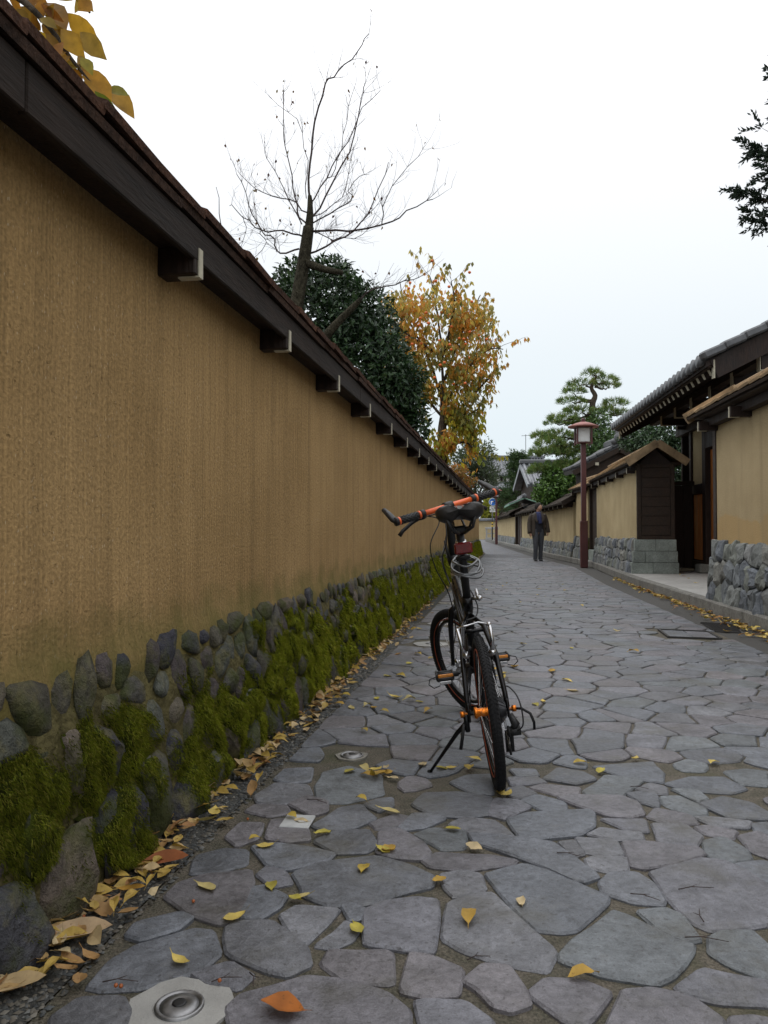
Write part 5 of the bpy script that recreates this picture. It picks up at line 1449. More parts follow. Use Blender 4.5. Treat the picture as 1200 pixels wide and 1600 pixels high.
cm = MB(); crown_leaves(cm, blobs_px([(764, 800, 14, 18, 0), (762, 785, 8, 12, 0), (770, 803, 9, 12, 0), (758, 805, 10, 12, 0)], 75, o_), 1800, .22, .12, [(.24, .26, .03), (.32, .30, .04), (.16, .2, .03)], .2, .3)
cm.build('foliage', MT['leaf'], t, False, True)

# conifer between the houses
CF = [(.04, .08, .028), (.052, .095, .034), (.03, .06, .024), (.07, .11, .04)]
def spray_tree(t, trunk_h, r0, levels, spread, n_spray, L, pal, lean=0, droop=.25, zmin=.15, per=14, wd=.12):
    tm, cm = MB(), MB()
    limb(tm, [(0, 0, 0), (lean * .3, 0, trunk_h * .4), (lean, 0, trunk_h)], r0, .02, 7)
    for k in range(levels):
        u = zmin + (1 - zmin) * (k + rnd.random()) / levels
        z = trunk_h * u; R_ = spread * (1 - u) ** .75 * rnd.uniform(.7, 1.1) + .12
        a = rnd.random() * 2 * PI; d = Vector((math.cos(a), math.sin(a), rnd.uniform(.0, .35))).normalized()
        st = Vector((lean * u, 0, z)); pts = [st, st + d * R_ * .5, st + d * R_ + Vector((0, 0, -droop * R_ * .5))]
        path = limb(tm, pts, .02 + .02 * (1 - u), .005, 4, 3)
        for j in range(n_spray):
            q = path[rnd.randint(1, len(path) - 1)]
            dd = (d + rdir() * .9).normalized()
            e_ = q + dd * L * rnd.uniform(.8, 1.6)
            for i in range(per):
                w = i / per; pp = q.lerp(e_, w) + rdir() * L * .12
                cm.leaf(pp, (dd + rdir() * .8 + Vector((0, 0, .2))), rdir(), L * rnd.uniform(.3, .5), L * wd, pick(pal), .1)
    tm.build('trunk', MT['bark'], t, True)
    cm.build('crown', MT['needle'], t, False, True)
t = thing('conifer', 'dark feathery conifer between the two tiled houses', 'tree', (9.1, 51, -.02)); spray_tree(t, 6.0, .14, 90, 1.9, 11, .42, CF, -.2, .30, .34)
t = thing('conifer', 'tall conifer rising above the gate house roof', 'tree', (10.95, 17.6, -.02)); rnd.seed(41)
spray_tree(t, 15, .26, 150, 4.4, 15, .30, [(.018, .032, .022), (.026, .045, .028), (.014, .024, .018)], 0, -.35, .50, 30, .17)

# garden pine, layered pads
Yn = 26.0
t = thing('garden_pine', 'clipped garden pine with layered needle pads and bent trunk behind the lamp post', 'tree', (at(935, 828, Yn).x + .2, Yn, .0)); o_ = Vector(t.location)
P = lambda x, y, dy=0: at(x, y, Yn + dy) - o_
tm, cm = MB(), MB()
tr = limb(tm, [(0, 0, 0), P(935, 740), P(928, 680), P(925, 650), P(926, 630), P(930, 618), P(924, 606), P(930, 592)], .17, .05, 8)
PN = [(.13, .20, .055), (.155, .23, .06), (.095, .155, .05), (.19, .26, .075), (.23, .28, .09)]
def pad(x, y, rx, rz, root, dy=0, n=None):
    c = P(x, y, dy); k = Yn / FPX
    limb(tm, [P(*root), (P(*root) + c) / 2 + Vector((rnd.uniform(-.1, .1), 0, rnd.uniform(-.12, .02))), c + Vector((0, 0, -rz * k * .5))], .045, .015, 5, 4, .02)
    n = n or int(rx * rz * .27) + 14
    for _ in range(n):
        u = rdir(); p = c + Vector((u.x * rx * k, u.y * rx * k * .9, abs(u.z) * rz * k * rnd.uniform(.2, 1) - rz * k * .4))
        pal = pick(PN)
        limb_d = Vector((u.x, u.y, .8)).normalized()
        for i in range(14):
            d = (limb_d + rdir() * .75).normalized()
            q = p + rdir() * .05
            sd = d.cross(rdir()).normalized() * .009
            cm.add([q - sd, q + sd, q + d * rnd.uniform(.10, .19)], [(0, 1, 2)], tuple(v * rnd.uniform(.8, 1.2) for v in pal))
for a in ((925, 582, 14, 8, (930, 596)), (908, 598, 20, 9, (926, 606)), (945, 592, 18, 8, (930, 600)), (950, 602, 18, 7, (930, 604)), (897, 610, 16, 8, (925, 625)), (893, 625, 20, 8, (926, 630)), (962, 628, 18, 10, (928, 640)),
          (972, 645, 14, 8, (928, 642)), (945, 640, 18, 9, (928, 640)), (905, 640, 22, 10, (926, 645)), (880, 652, 22, 10, (926, 650)), (870, 660, 18, 8, (926, 655)), (915, 658, 20, 10, (926, 650)), (860, 690, 22, 16, (926, 690)),
          (875, 680, 26, 14, (926, 680)), (850, 705, 22, 14, (926, 700)), (870, 705, 28, 16, (926, 700)), (890, 700, 28, 18, (926, 690)), (855, 728, 24, 12, (926, 720)), (880, 730, 30, 16, (926, 720)), (840, 735, 14, 9, (926, 725)),
          (900, 720, 28, 18, (926, 710)), (845, 680, 14, 10, (926, 690)), (925, 690, 26, 18, (926, 680)), (895, 745, 24, 12, (926, 730))):
    pad(*a[:4], a[4], rnd.uniform(-.5, .5))
tm.build('trunk', MT['bark'], t, True); cm.build('crown', MT['needle'], t, False, True)

# broadleaf evergreens behind the right-hand walls
EG = [(.07, .135, .038), (.09, .16, .045), (.055, .11, .035), (.11, .18, .055)]
def bush(label, x, Y, lst, n, L, W, pal, mat='leaf_glossy', name='evergreen_tree'):
    t = thing(name, label, 'tree', (at(x, 828, Y).x, Y, .0)); o_ = Vector(t.location)
    b = blobs_px(lst, Y, o_)
    m = MB(); limb(m, [(0, 0, 0), (.05, 0, 1.0), (0, 0, 2.0)], .09, .05, 7)
    for c, rr in b: limb(m, [(0, 0, 1.2), (c[0] * .5, c[1] * .5, (1.2 + c[2]) / 2), c], .04, .012, 5)
    m.build('trunk', MT['bark'], t, True)
    cm = MB(); crown_leaves(cm, b, n, L, W, pal, .15, .45, .35); cm.build('crown', MT[mat], t, False, True)
bush('bright green rounded evergreen below the pine beside the gable house', 885, 25.5, [(880, 755, 34, 26, 0), (862, 765, 26, 20, 0), (900, 745, 28, 26, 0), (852, 775, 20, 14, 0), (905, 765, 24, 18, 0), (870, 745, 24, 20, 0)], 6000, .13, .06, [(.085, .165, .03), (.11, .20, .038), (.065, .13, .028)])
bush('rounded mid green evergreen crowding behind the lamp lantern', 940, 25, [(938, 655, 16, 16, 0), (935, 690, 30, 26, 0), (955, 690, 28, 24, 0), (940, 715, 34, 20, 0), (930, 665, 14, 18, 0), (925, 735, 26, 18, 0)], 5200, .11, .05, EG)
bush('dark leafy evergreen showing between gate roof and panelled wall end', 1030, 18.4, [(1020, 690, 36, 26, 0), (1050, 680, 30, 28, 0), (1000, 680, 26, 22, .3), (1060, 705, 30, 26, 0), (1035, 715, 40, 22, 0), (985, 690, 18, 16, .3), (1010, 665, 12, 10, .2), (1040, 655, 14, 8, 0), (1050, 740, 30, 24, 0), (1070, 735, 24, 26, 0), (1030, 745, 26, 18, 0)], 9500, .095, .045, [(.040, .085, .034), (.055, .105, .042), (.030, .062, .028), (.075, .125, .06)])
# ------------------------------------------------------------------ the bicycle
bike = thing('bicycle', 'small wheeled black bicycle with orange handlebar and hub leaning on its kickstand', 'bicycle', (.397, 2.69, .008))
bike.rotation_euler = (0, R(-7.4), R(-1.6))
BM = Matrix.Translation(bike.location) @ bike.rotation_euler.to_matrix().to_4x4()
WR = .262
def wheel(c, parent, S=None, rear=False):
    def fin(mb, name, mat, par, smooth=True):
        if S is not None: mb.v = [tuple(S @ Vector(q)) for q in mb.v]
        return mb.build(name, mat, par, smooth)
    m = MB(); m.torus(.2035, .0085, 56, 8, c, 1.35)
    w = fin(m, 'wheel', MT['black_paint'], parent)
    m = MB(); m.torus(WR - .0205, .0205, 72, 14, c, .86); fin(m, 'tyre', MT['rubber'], w)
    tr = MB()                                                      # raised tread blocks
    for i in range(110):
        a = 2 * PI * i / 110
        for sx in (-1, 1):
            for (b, wd) in ((.32, .006), (.72, .005)):
                q = WR - .0205 + .0207 * math.cos(b); x = sx * .0178 * math.sin(b)
                a2 = a + (.014 if b > .5 else 0)
                p = Vector((c[0] + x, c[1] + q * math.cos(a2), c[2] + q * math.sin(a2)))
                tg = Vector((sx * .35, -math.sin(a2), math.cos(a2))).normalized()
                nr = Vector((sx * math.sin(b), math.cos(b) * math.cos(a2), math.cos(b) * math.sin(a2)))
                tr.beam(p - tg * .005, p + tg * .005, .005, .0022, up=nr)
    tag(fin(tr, 'tread', MT['rubber'], w, False), kind='stuff')
    for sx in (-1, 1):
        m = MB(); m.torus(.2165, .0022, 56, 5, (c[0] + sx * .0145, c[1], c[2]), 1.0); fin(m, 'rim_stripe', MT['rim_orange'], w)
    sp = MB(); nsp = 24
    for i in range(nsp):
        a = 2 * PI * i / nsp; sx = 1 if i % 2 else -1; a2 = a + (.55 if (i // 2) % 2 else -.55)
        sp.tube([(c[0] + sx * .028, c[1] + .018 * math.cos(a2), c[2] + .018 * math.sin(a2)), (c[0] + sx * .003, c[1] + .198 * math.cos(a), c[2] + .198 * math.sin(a))], .0011, 4, False)
    tag(fin(sp, 'spokes', MT['alloy'], w), kind='stuff')
    m = MB()
    if rear: m.lathe([(.0165, -.050), (.0205, -.047), (.0205, -.040), (.0155, -.036), (.0150, .018), (.020, .022), (.020, .030)], 20, c, 'x'); fin(m, 'hub', MT['orange_anod'], w)
    else: m.lathe([(.010, -.036), (.019, -.032), (.019, -.027), (.010, -.02), (.010, .02), (.019, .027), (.019, .032), (.010, .036)], 18, c, 'x'); fin(m, 'hub', MT['alloy'], w)
    m = MB(); m.lathe([(.0075, -.083 if rear else -.058), (.0075, .083 if rear else .058)], 10, c, 'x'); fin(m, 'axle', MT['alloy'], w)
    if rear:
        for x0, x1 in ((-.098, -.083), (.083, .097)): m = MB(); m.lathe([(.011, x0), (.011, x1)], 10, c, 'x'); fin(m, 'axle_nut', MT['orange_anod'], w)
    return w
RC = (0, 0, WR); FC = (0, 1.05, WR)
wheel(RC, bike, None, True)
AX = Vector((0, -.309, .951)).normalized(); P0 = Vector((0, 1.017, .251))
def axis(t): return P0 + AX * t
S = Matrix.Translation(P0) @ Matrix.Rotation(R(29), 4, AX) @ Matrix.Translation(-P0)
wheel(FC, bike, S)
def fr(name, mb, mat, parent=None, smooth=True):                   # parts that turn with the fork
    mb.v = [tuple(S @ Vector(q)) for q in mb.v]
    return mb.build(name, mat, parent or bike, smooth)
BB = Vector((0, .44, .335)); ST = Vector((0, .325, .615)); SP = Vector((0, .228, .905))
f = MB()
f.tube([BB, ST], [.0175, .0175], 14); f.tube([ST - Vector((0, -.01, .03)), ST + Vector((0, -.006, .02))], .021, 14)
f.tube([axis(.335), axis(.475)], [.021, .021], 14)
limb(f, [axis(.40), Vector((0, .66, .50)), BB + Vector((0, .03, .03))], .028, .024, 16, 6)
f.tube([axis(.45), Vector((0, .62, .60)), ST - Vector((0, .0, .05))], [.017, .016, .014], 12)
f.lathe([(.022, -.036), (.022, .036)], 14, tuple(BB), 'x')
for sx in (-1, 1):
    f.tube([ST + Vector((sx * .010, -.01, -.055)), Vector((sx * .040, .20, .535)), Vector((sx * .060, .085, .44)), Vector((sx * .068, .02, .31)), Vector((sx * .068, 0, .262))], [.0105, .0105, .010, .009, .009], 10)
    f.tube([BB + Vector((sx * .02, -.01, 0)), Vector((sx * .045, .26, .30)), Vector((sx * .068, .0, .262))], [.011, .010, .008], 10)
    f.box(sx * .068 - .004, sx * .068 + .004, -.018, .02, .235, .30, None, None, .002)
f.tube([(-.045, .185, .52), (.045, .185, .52)], .008, 8)
f.build('frame', MT['black_paint'], bike, True)
MB().tube([ST - (SP - ST) * .1, SP], .0158, 14).build('seat_post', MT['black_plastic'], bike, True)
m = MB(); m.tube([ST + Vector((.018, -.01, .012)), ST + Vector((.045, -.03, .012))], .007, 8); m.tube([ST + Vector((.04, -.03, .012)), ST + Vector((.040, -.005, .045))], [.007, .006], 8); m.ball(ST + Vector((.046, -.032, .012)), .011)
m.build('seat_clamp', MT['alloy'], bike, True)
MB().tube([SP - (SP - ST).normalized() * .075, SP - (SP - ST).normalized() * .05], .021, 14).build('post_collar', MT['alloy'], bike, True)
# saddle
sm = MB(); prof = [(.065, .060, .70), (.078, .082, .92), (.105, .090, 1.0), (.150, .088, 1.0), (.20, .070, .85), (.25, .045, .7), (.30, .028, .62), (.345, .022, .58), (.362, .012, .4)]
NS = 20; vs = []
ZS = .972
for (y, w, hk) in prof:
    for j in range(NS):
        a = 2 * PI * j / NS; cx, cz = math.cos(a), math.sin(a)
        x = w * (abs(cx) ** .75) * (1 if cx > 0 else -1)
        dip = .024 * math.exp(-(x / .022) ** 2) * max(0, min(1, (.24 - y) / .08)) if y < .24 else 0
        z = (.020 * (abs(cz) ** .7) if cz > 0 else -.048 * hk * (abs(cz) ** .8))
        if cz > 0: z -= dip
        else: z += dip * 1.3
        yy = y + (.020 * math.exp(-(x / .02) ** 2) if y < .08 else 0)
        vs.append((x, yy, ZS + z + .006 * (y < .1)))
fs = [(i * NS + j, i * NS + (j + 1) % NS, (i + 1) * NS + (j + 1) % NS, (i + 1) * NS + j) for i in range(len(prof) - 1) for j in range(NS)]
fs = [q[::-1] for q in fs]
fs += [tuple(range(NS)), tuple((len(prof) - 1) * NS + j for j in range(NS))[::-1]]
sm.add(vs, fs)
sad = sm.build('saddle', MT['leather'], bike, True)
m = MB(); m.tube([(-.012, .062, ZS + .010), (-.010, .10, ZS + .016), (-.006, .2, ZS + .02)], .0018, 5); m.tube([(.012, .062, ZS + .010), (.010, .10, ZS + .016), (.006, .2, ZS + .02)], .0018, 5); m.build('red_stitching', MT['rim_orange'], sad)
m = MB()
for sx in (-1, 1):
    m.tube([(sx * .045, .085, ZS - .03), (sx * .030, .12, ZS - .065), (sx * .020, .20, ZS - .068), (sx * .018, .30, ZS - .03)], .0045, 8)
    m.tube([(sx * .052, .082, ZS - .028), (sx * .040, .09, ZS - .065), (sx * .010, .14, ZS - .085)], .006, 8)
m.build('rails', MT['black_plastic'], sad, True)
MB().box(-.03, .03, .19, .25, .885, .915, None, None, .008).build('saddle_clamp', MT['black_plastic'], bike)
# reflector on the post
d = (SP - ST).normalized()
rp = ST + d * .226
m = MB(); m.box(-.034, .034, -.028, 0, -.022, .022, None, Matrix.Translation(rp + Vector((.004, -.022, 0))), .006); ro = m.build('rear_reflector', MT['red_lens'], bike)
MB().box(-.02, .02, -.02, .03, -.045, -.024, None, Matrix.Translation(rp), .004).build('reflector_bracket', MT['black_plastic'], bike)
# handlebar group
BT = .795
m = MB(); m.tube([axis(.30), axis(.34)], .024, 14)
for sx in (-1, 1): m.tube([axis(.315) + Vector((sx * .008, 0, 0)), axis(.295) + Vector((sx * .040, .01, 0)), axis(.22) + Vector((sx * .048, .02, 0)), Vector((sx * .050, 1.05, .262))], [.013, .014, .013, .009], 10)
fr('fork', m, MT['black_paint'])
m = MB(); m.tube([axis(.475), axis(.52)], .022, 14); m.tube([axis(.52), axis(.70), axis(BT - .02)], [.021, .0185, .016], 14); fr('stem_post', m, MT['black_plastic'])
m = MB(); q = axis(.535); m.box(-.022, .022, -.03, .03, -.03, .03, None, Matrix.Translation(q), .01); m.tube([q + Vector((-.024, -.01, 0)), q + Vector((-.034, -.02, .05)), q + Vector((-.030, -.02, .10))], [.008, .007, .006], 8); fr('folding_latch', m, MT['black_plastic'])
m = MB(); m.tube([axis(.45), axis(.475)], .023, 14); fr('headset', m, MT['alloy'])
HB = axis(BT)
m = MB(); m.tube([HB + Vector((-.165, 0, 0)), HB + Vector((.165, 0, 0))], .0128, 16); hb = fr('handlebar', m, MT['orange_paint'])
m = MB(); m.tube([HB + Vector((-.022, 0, 0)), HB + Vector((.022, 0, 0))], .021, 14); m.box(-.016, .016, -.022, .022, -.035, .0, None, Matrix.Translation(HB), .006); fr('bar_clamp', m, MT['black_plastic'])
for sx in (-1, 1):
    m = MB()
    m.tube([HB + Vector((sx * .160, 0, 0)), HB + Vector((sx * .258, 0, 0))], .0165, 16)
    for k in range(9):
        for j in range(8):
            a = j * PI / 4 + (k % 2) * .39
            p = HB + Vector((sx * (.170 + k * .0100), .0165 * math.cos(a), .0165 * math.sin(a))); m.ball(p, (.005, .003, .003), 5, 4)
    gp_ = fr('grip', m, MT['black_plastic'])
    for x0 in (.150, .256):
        m = MB(); m.tube([HB + Vector((sx * x0, 0, 0)), HB + Vector((sx * (x0 + .009), 0, 0))], .0185, 16); fr('grip_ring', m, MT['orange_paint'], gp_)
    e = HB + Vector((sx * .271, 0, 0))
    m = MB(); m.tube([e - Vector((sx * .006, 0, 0)), e + Vector((sx * .008, 0, 0))], .019, 14); m.tube([e, e + Vector((sx * .004, .018, .012)), e + Vector((0, .055, .038)), e + Vector((sx * -.004, .098, .064))], [.014, .0165, .0155, .012], 12, sq=.8); fr('bar_end', m, MT['black_plastic'])
    c = HB + Vector((sx * .137, 0, 0))
    m = MB(); m.tube([c - Vector((.010, 0, 0)), c + Vector((.010, 0, 0))], .0185, 14); m.box(-.012, .012, .0, .05, -.025, .004, None, Matrix.Translation(c), .005)
    m.tube([c + Vector((sx * -.028, .03, -.012)), c + Vector((0, .035, -.014))], .012, 12)
    br_ = fr('brake_lever_clamp', m, MT['black_plastic'])
    m = MB(); m.tube([c + Vector((sx * -.008, .045, -.014)), c + Vector((sx * .03, .062, -.026)), c + Vector((sx * .085, .066, -.050)), c + Vector((sx * .105, .070, -.066))], [.007, .0065, .0065, .0075], 8, sq=1.3); fr('brake_lever', m, MT['black_plastic'], br_)
# cables
def cable(pts, r=.0026, name='cable'):
    out = []
    P = [Vector(p) for p in pts]
    for i in range(len(P) - 1):
        a, b, c, d_ = P[max(i - 1, 0)], P[i], P[i + 1], P[min(i + 2, len(P) - 1)]
        for k in range(6):
            t_ = k / 6; out.append(.5 * ((2 * b) + (c - a) * t_ + (2 * a - 5 * b + 4 * c - d_) * t_ * t_ + (3 * b - a - 3 * c + d_) * t_ ** 3))
    out.append(P[-1]); MB().tube(out, r, 6).build(name, MT['black_plastic'], bike, True)
cl = S @ (HB + Vector((-.105, .03, -.014))); cr = S @ (HB + Vector((.105, .03, -.014)))
hd = axis(.40)
cable([cl, cl + Vector((.055, .0, -.03)), cl + Vector((.0, -.05, -.13)), hd + Vector((-.09, -.10, .10)), hd + Vector((-.045, -.05, -.02)), hd + Vector((-.03, .02, -.18)), Vector((-.045, .98, .36))])
cable([cl + Vector((.01, 0, .0)), cl + Vector((.075, .01, -.01)), cl + Vector((.075, -.02, -.12)), hd + Vector((-.055, -.10, .14)), hd + Vector((-.035, -.08, .03)), Vector((-.02, .60, .56)), Vector((-.015, .38, .52))])
cable([cr, cr + Vector((-.05, .06, .0)), hd + Vector((-.02, .12, .22)), hd + Vector((-.055, -.05, .12)), hd + Vector((-.03, -.10, .0)), Vector((-.02, .58, .50))])
cable([Vector((.02, .40, .36)), Vector((.06, .22, .30)), Vector((.085, .04, .33)), Vector((.105, -.05, .30)), Vector((.108, -.055, .22)), Vector((.085, -.03, .19))])
cable([Vector((.018, .33, .66)), Vector((.035, .30, .60)), Vector((.02, .25, .565)), Vector((-.02, .16, .566))])
# rear brake arms
for sx in (-1, 1):
    m = MB()
    pv_ = Vector((sx * .047, .075, .455))
    m.lathe([(.012, -.022), (.014, -.012), (.012, .0)], 12, tuple(pv_ + Vector((0, -.005, 0))), 'y'); m.ball(pv_ + Vector((0, -.030, 0)), .010)
    if sx > 0: m.tube([pv_ + Vector((0, -.022, 0)), pv_ + Vector((.004, -.026, .045)), pv_ + Vector((.002, -.02, .098))], [.012, .010, .0085], 8, sq=.7); m.ball(pv_ + Vector((.0, -.02, .1)), .009)
    else: m.tube([pv_ + Vector((0, -.022, 0)), pv_ + Vector((-.012, -.026, .035)), pv_ + Vector((-.020, -.02, .098))], [.011, .0095, .008], 8, sq=.7)
    a_ = m.build('brake_arm', MT['alloy'], bike, True)
    MB().box(-.006, .006, -.012, .03, -.006, .006, None, Matrix.Translation(pv_ + Vector((-sx * .018, 0, .018))), .003).build('brake_pad', MT['black_plastic'], a_)
MB().tube([(-.068, .055, .555), (-.03, .05, .560), (.01, .06, .566), (.045, .055, .555)], .0035, 6).build('brake_noodle', MT['alloy'], bike, True)
# drive train
m = MB(); c = BB + Vector((.047, 0, 0))
m.torus(.086, .004, 40, 6, tuple(c), .6)
for k in range(5):
    a = k * 2 * PI / 5; m.beam(c + Vector((0, .02 * math.cos(a), .02 * math.sin(a))), c + Vector((0, .085 * math.cos(a), .085 * math.sin(a))), .014, .004, up=(1, 0, 0))
m.lathe([(.024, -.008), (.024, .008)], 14, tuple(c), 'x'); m.build('chainring', MT['steel_dark'], bike, True)
cs = MB()
for k in range(7):
    r_ = .050 - k * .0042; cs.lathe([(r_, .033 + k * .0042), (r_, .0348 + k * .0042)], 26, RC, 'x')
    for j in range(18):
        a = j * 2 * PI / 18; cs.box(.033 + k * .0042, .0348 + k * .0042, -.003, .003, 0, .004, None, Matrix.Translation((0, r_ * math.cos(a), WR + r_ * math.sin(a))) @ Matrix.Rotation(a - PI / 2, 4, 'X'))
cs.build('cassette', MT['steel_dark'], bike)
ch = MB()
def chain(p, q):
    p, q = Vector(p), Vector(q); n = int((q - p).length / .0085); dd = (q - p).normalized()
    for i in range(n):
        a = p.lerp(q, i / n)
        for sx in ((-.0032, .0032) if i % 2 else (-.002, .002)): ch.beam(a + Vector((sx, 0, 0)), a + Vector((sx, 0, 0)) + dd * .0075, .0013, .007)
cy = .050
chain((.048, .445, BB.z + .088), (.046, .012, WR + .040)); chain((.048, .43, BB.z - .087), (.060, .03, .125)); chain((.060, .012, .118), (.054, -.022, .195)); chain((.054, -.01, .20), (.048, -.035, .245))
tag(ch.build('chain', MT['alloy'], bike), kind='stuff')
m = MB(); m.tube([(.073, -.01, .245), (.085, -.03, .215), (.075, -.02, .195)], [.010, .016, .012], 10); m.lathe([(.017, .055), (.017, .10)], 12, (0, -.02, .19), 'x')
m.beam((.052, -.02, .195), (.052, .018, .110), .003, .014, up=(1, 0, 0)); m.beam((.068, -.02, .195), (.068, .018, .110), .003, .014, up=(1, 0, 0))
for p in ((0, -.018, .19), (0, .016, .118)): m.lathe([(.020, .057), (.020, .063)], 12, p, 'x')
m.build('rear_derailleur', MT['black_plastic'], bike, True)
MB().tube([(.085, .0, .262), (.115, -.015, .262), (.140, -.03, .245), (.148, -.035, .215), (.146, -.035, .190)], .005, 8).build('derailleur_guard', MT['black_paint'], bike, True)
for sx, ang_ in ((-1, PI + .03), (1, .03)):
    c = BB + Vector((sx * .062, 0, 0)); e = c + Vector((sx * .012, .16 * math.cos(ang_), .16 * math.sin(ang_) * (1 if sx > 0 else -1) + (.012 if sx < 0 else .0)))
    m = MB(); m.tube([BB + Vector((sx * .03, 0, 0)), c + Vector((sx * .006, 0, 0))], .013, 12); m.tube([c, e], [.013, .010], 10, sq=.6); cr_ = m.build('crank_arm', MT['black_plastic'], bike, True)
    M = Matrix.Translation(e)
    m = MB(); X = lambda a, b: (min(sx * a, sx * b), max(sx * a, sx * b))
    m.tube([e, e + Vector((sx * .085, 0, 0))], .011, 10)
    m.box(*X(.018, .026), -.045, .045, -.013, .013, None, M, .003); m.box(*X(.080, .088), -.045, .045, -.013, .013, None, M, .003)
    m.box(*X(.02, .085), .036, .044, -.010, .010, None, M, .003); m.box(*X(.02, .085), -.046, -.038, -.016, -.002, None, M, .003)
    pd = m.build('pedal', MT['black_plastic'], cr_, True)
    MB().box(*X(.022, .080), -.052, -.0465, .000, .013, None, M, .003).build('reflector', MT['amber_lens'], pd)
    MB().box(*X(.032, .075), -.050, -.0465, -.026, -.014, None, M, .002).build('pedal_plate', MT['alloy'], pd)
    MB().tube([e + Vector((sx * .086, -.045, .006)), e + Vector((sx * .112, -.050, .000)), e + Vector((sx * .118, -.050, -.02)), e + Vector((sx * .100, -.046, -.036)), e + Vector((sx * .075, -.042, -.030))], .0022, 6).build('toe_loop', MT['black_plastic'], pd, True)
# kickstand
foot = BM.inverted() @ Vector((.172, 2.842, .014))
m = MB(); top = Vector((-.078, .015, .240)); m.box(-.088, -.070, -.01, .035, .20, .262, None, None, .004)
m.tube([top + Vector((0, 0, -.01)), top.lerp(foot, .25), top.lerp(foot, .62), foot], [.009, .008, .0065, .0055], 10)
ks = m.build('kickstand', MT['black_paint'], bike, True)
m = MB(); m.tube([foot, foot + (foot - top).normalized() * .006], [.008, .012], 10); m.build('rubber_foot', MT['rubber'], ks, True)
m = MB(); m.tube([top + Vector((-.012, -.02, -.01)), top + Vector((-.022, -.022, -.05)), top + Vector((-.034, -.02, -.095))], .006, 8); m.build('spring_lever', MT['black_plastic'], ks, True)
# coiled lock hung on the seat post
lk = thing('cable_lock', 'grey coiled cable lock hanging round the bicycle seat post', 'lock', tuple(BM @ (ST + d * .148)), 0)
lk.scale = (.9, .9, .9)
for k, (rx, ry, ox, oz, tx, ty) in enumerate(((.062, .075, .012, .0, .10, .40), (.066, .080, .016, -.014, -.04, .34), (.060, .076, .008, .010, .12, .52), (.052, .066, .004, .026, .06, .26))):
    pts = []
    for j in range(32):
        a = 2 * PI * j / 32
        pts.append((ox + rx * math.cos(a), -.005 + ry * math.sin(a), oz + tx * rx * math.cos(a) + ty * ry * math.sin(a) + .004 * math.sin(3 * a + k)))
    MB().tube(pts, .0050, 8, closed=True).build('cable_loop', MT['cable_grey'], lk, True)
m = MB(); m.tube([(-.034, -.045, .035), (-.012, -.055, .045), (.02, -.05, .046)], .010, 10); m.build('lock_barrel', MT['black_plastic'], lk, True)
# ------------------------------------------------------------------ the walking man
man = thing('person', 'man in open dark coat and navy scarf walking towards the bicycle', 'person', (at(841, 877, 22).x, 22.0, 0), R(4))
sk = [('pelvis', (0, 0, .86), .12), ('belly', (0, .0, 1.02), .115), ('chest', (0, .01, 1.22), .13), ('neckb', (0, .01, 1.36), .065), ('neck', (.005, .0, 1.42), .05), ('jaw', (.012, -.015, 1.475), .062), ('head', (.012, .0, 1.55), .085), ('crown', (.012, .005, 1.615), .06),
      ('ls', (-.15, .01, 1.31), .06), ('le', (-.215, .02, 1.05), .045), ('lw', (-.235, -.04, .83), .03), ('lh', (-.235, -.055, .755), .032), ('rs', (.15, .01, 1.31), .06), ('re', (.23, .02, 1.07), .045), ('rw', (.265, -.02, .86), .03), ('rh', (.272, -.03, .785), .032),
      ('lhip', (-.085, 0, .80), .085), ('lk', (-.088, -.07, .46), .05), ('la', (-.092, -.03, .09), .036), ('lt', (-.092, -.09, .045), .02), ('rhip', (.085, 0, .80), .085), ('rk', (.088, .04, .46), .05), ('ra', (.075, .05, .09), .036), ('rt', (.075, .0, .045), .02)]
ix = {n: i for i, (n, _, _) in enumerate(sk)}
ed = [('pelvis', 'belly'), ('belly', 'chest'), ('chest', 'neckb'), ('neckb', 'neck'), ('neck', 'jaw'), ('jaw', 'head'), ('head', 'crown'), ('chest', 'ls'), ('ls', 'le'), ('le', 'lw'), ('lw', 'lh'), ('chest', 'rs'), ('rs', 're'), ('re', 'rw'), ('rw', 'rh'), ('pelvis', 'lhip'), ('lhip', 'lk'), ('lk', 'la'), ('la', 'lt'), ('pelvis', 'rhip'), ('rhip', 'rk'), ('rk', 'ra'), ('ra', 'rt')]
V = [list(p) for _, p, _ in sk]; E_ = [(ix[a], ix[b]) for a, b in ed]; RD = [r for _, _, r in sk]
for hn in ('lh', 'rh'):                                    # fingers and thumb
    i = ix[hn]; x, y, z = V[i]
    for k in range(4):
        V += [[x, y - .024 + .016 * k, z - .035], [x * .985, y - .026 + .016 * k, z - .065 + .006 * abs(k - 1.5)]]; n = len(V)
        E_ += [(i, n - 2), (n - 2, n - 1)]; RD += [.0095, .008]
    V += [[x * .93, y - .038, z - .005], [x * .90, y - .045, z - .032]]; n = len(V); E_ += [(i, n - 2), (n - 2, n - 1)]; RD += [.010, .008]
me = bpy.data.meshes.new('body'); me.from_pydata([tuple(v) for v in V], E_, []); me.materials.append(MT['skin'])
body = put(me, 'body', man)
sm_ = body.modifiers.new('skin', 'SKIN')
if not me.skin_vertices: me.attributes.new('skin', 'FLOAT', 'POINT') if False else None
sv = me.skin_vertices[0].data
for i, r in enumerate(RD): sv[i].radius = (r, r)
sv[0].use_root = True
sub = body.modifiers.new('sub', 'SUBSURF'); sub.levels = 1; sub.render_levels = 1
for p_ in me.polygons: p_.use_smooth = True
HC = Vector((.012, .0, 1.545)); look = Matrix.Translation(HC) @ Matrix.Rotation(R(42), 4, 'Z')
def headpart(name, mb, mat): mb.v = [tuple(look @ Vector(q)) for q in mb.v]; return mb.build(name, mat, man, True)
m = MB(); m.ball((0, .0, .0), (.084, .102, .118), 14, 10)
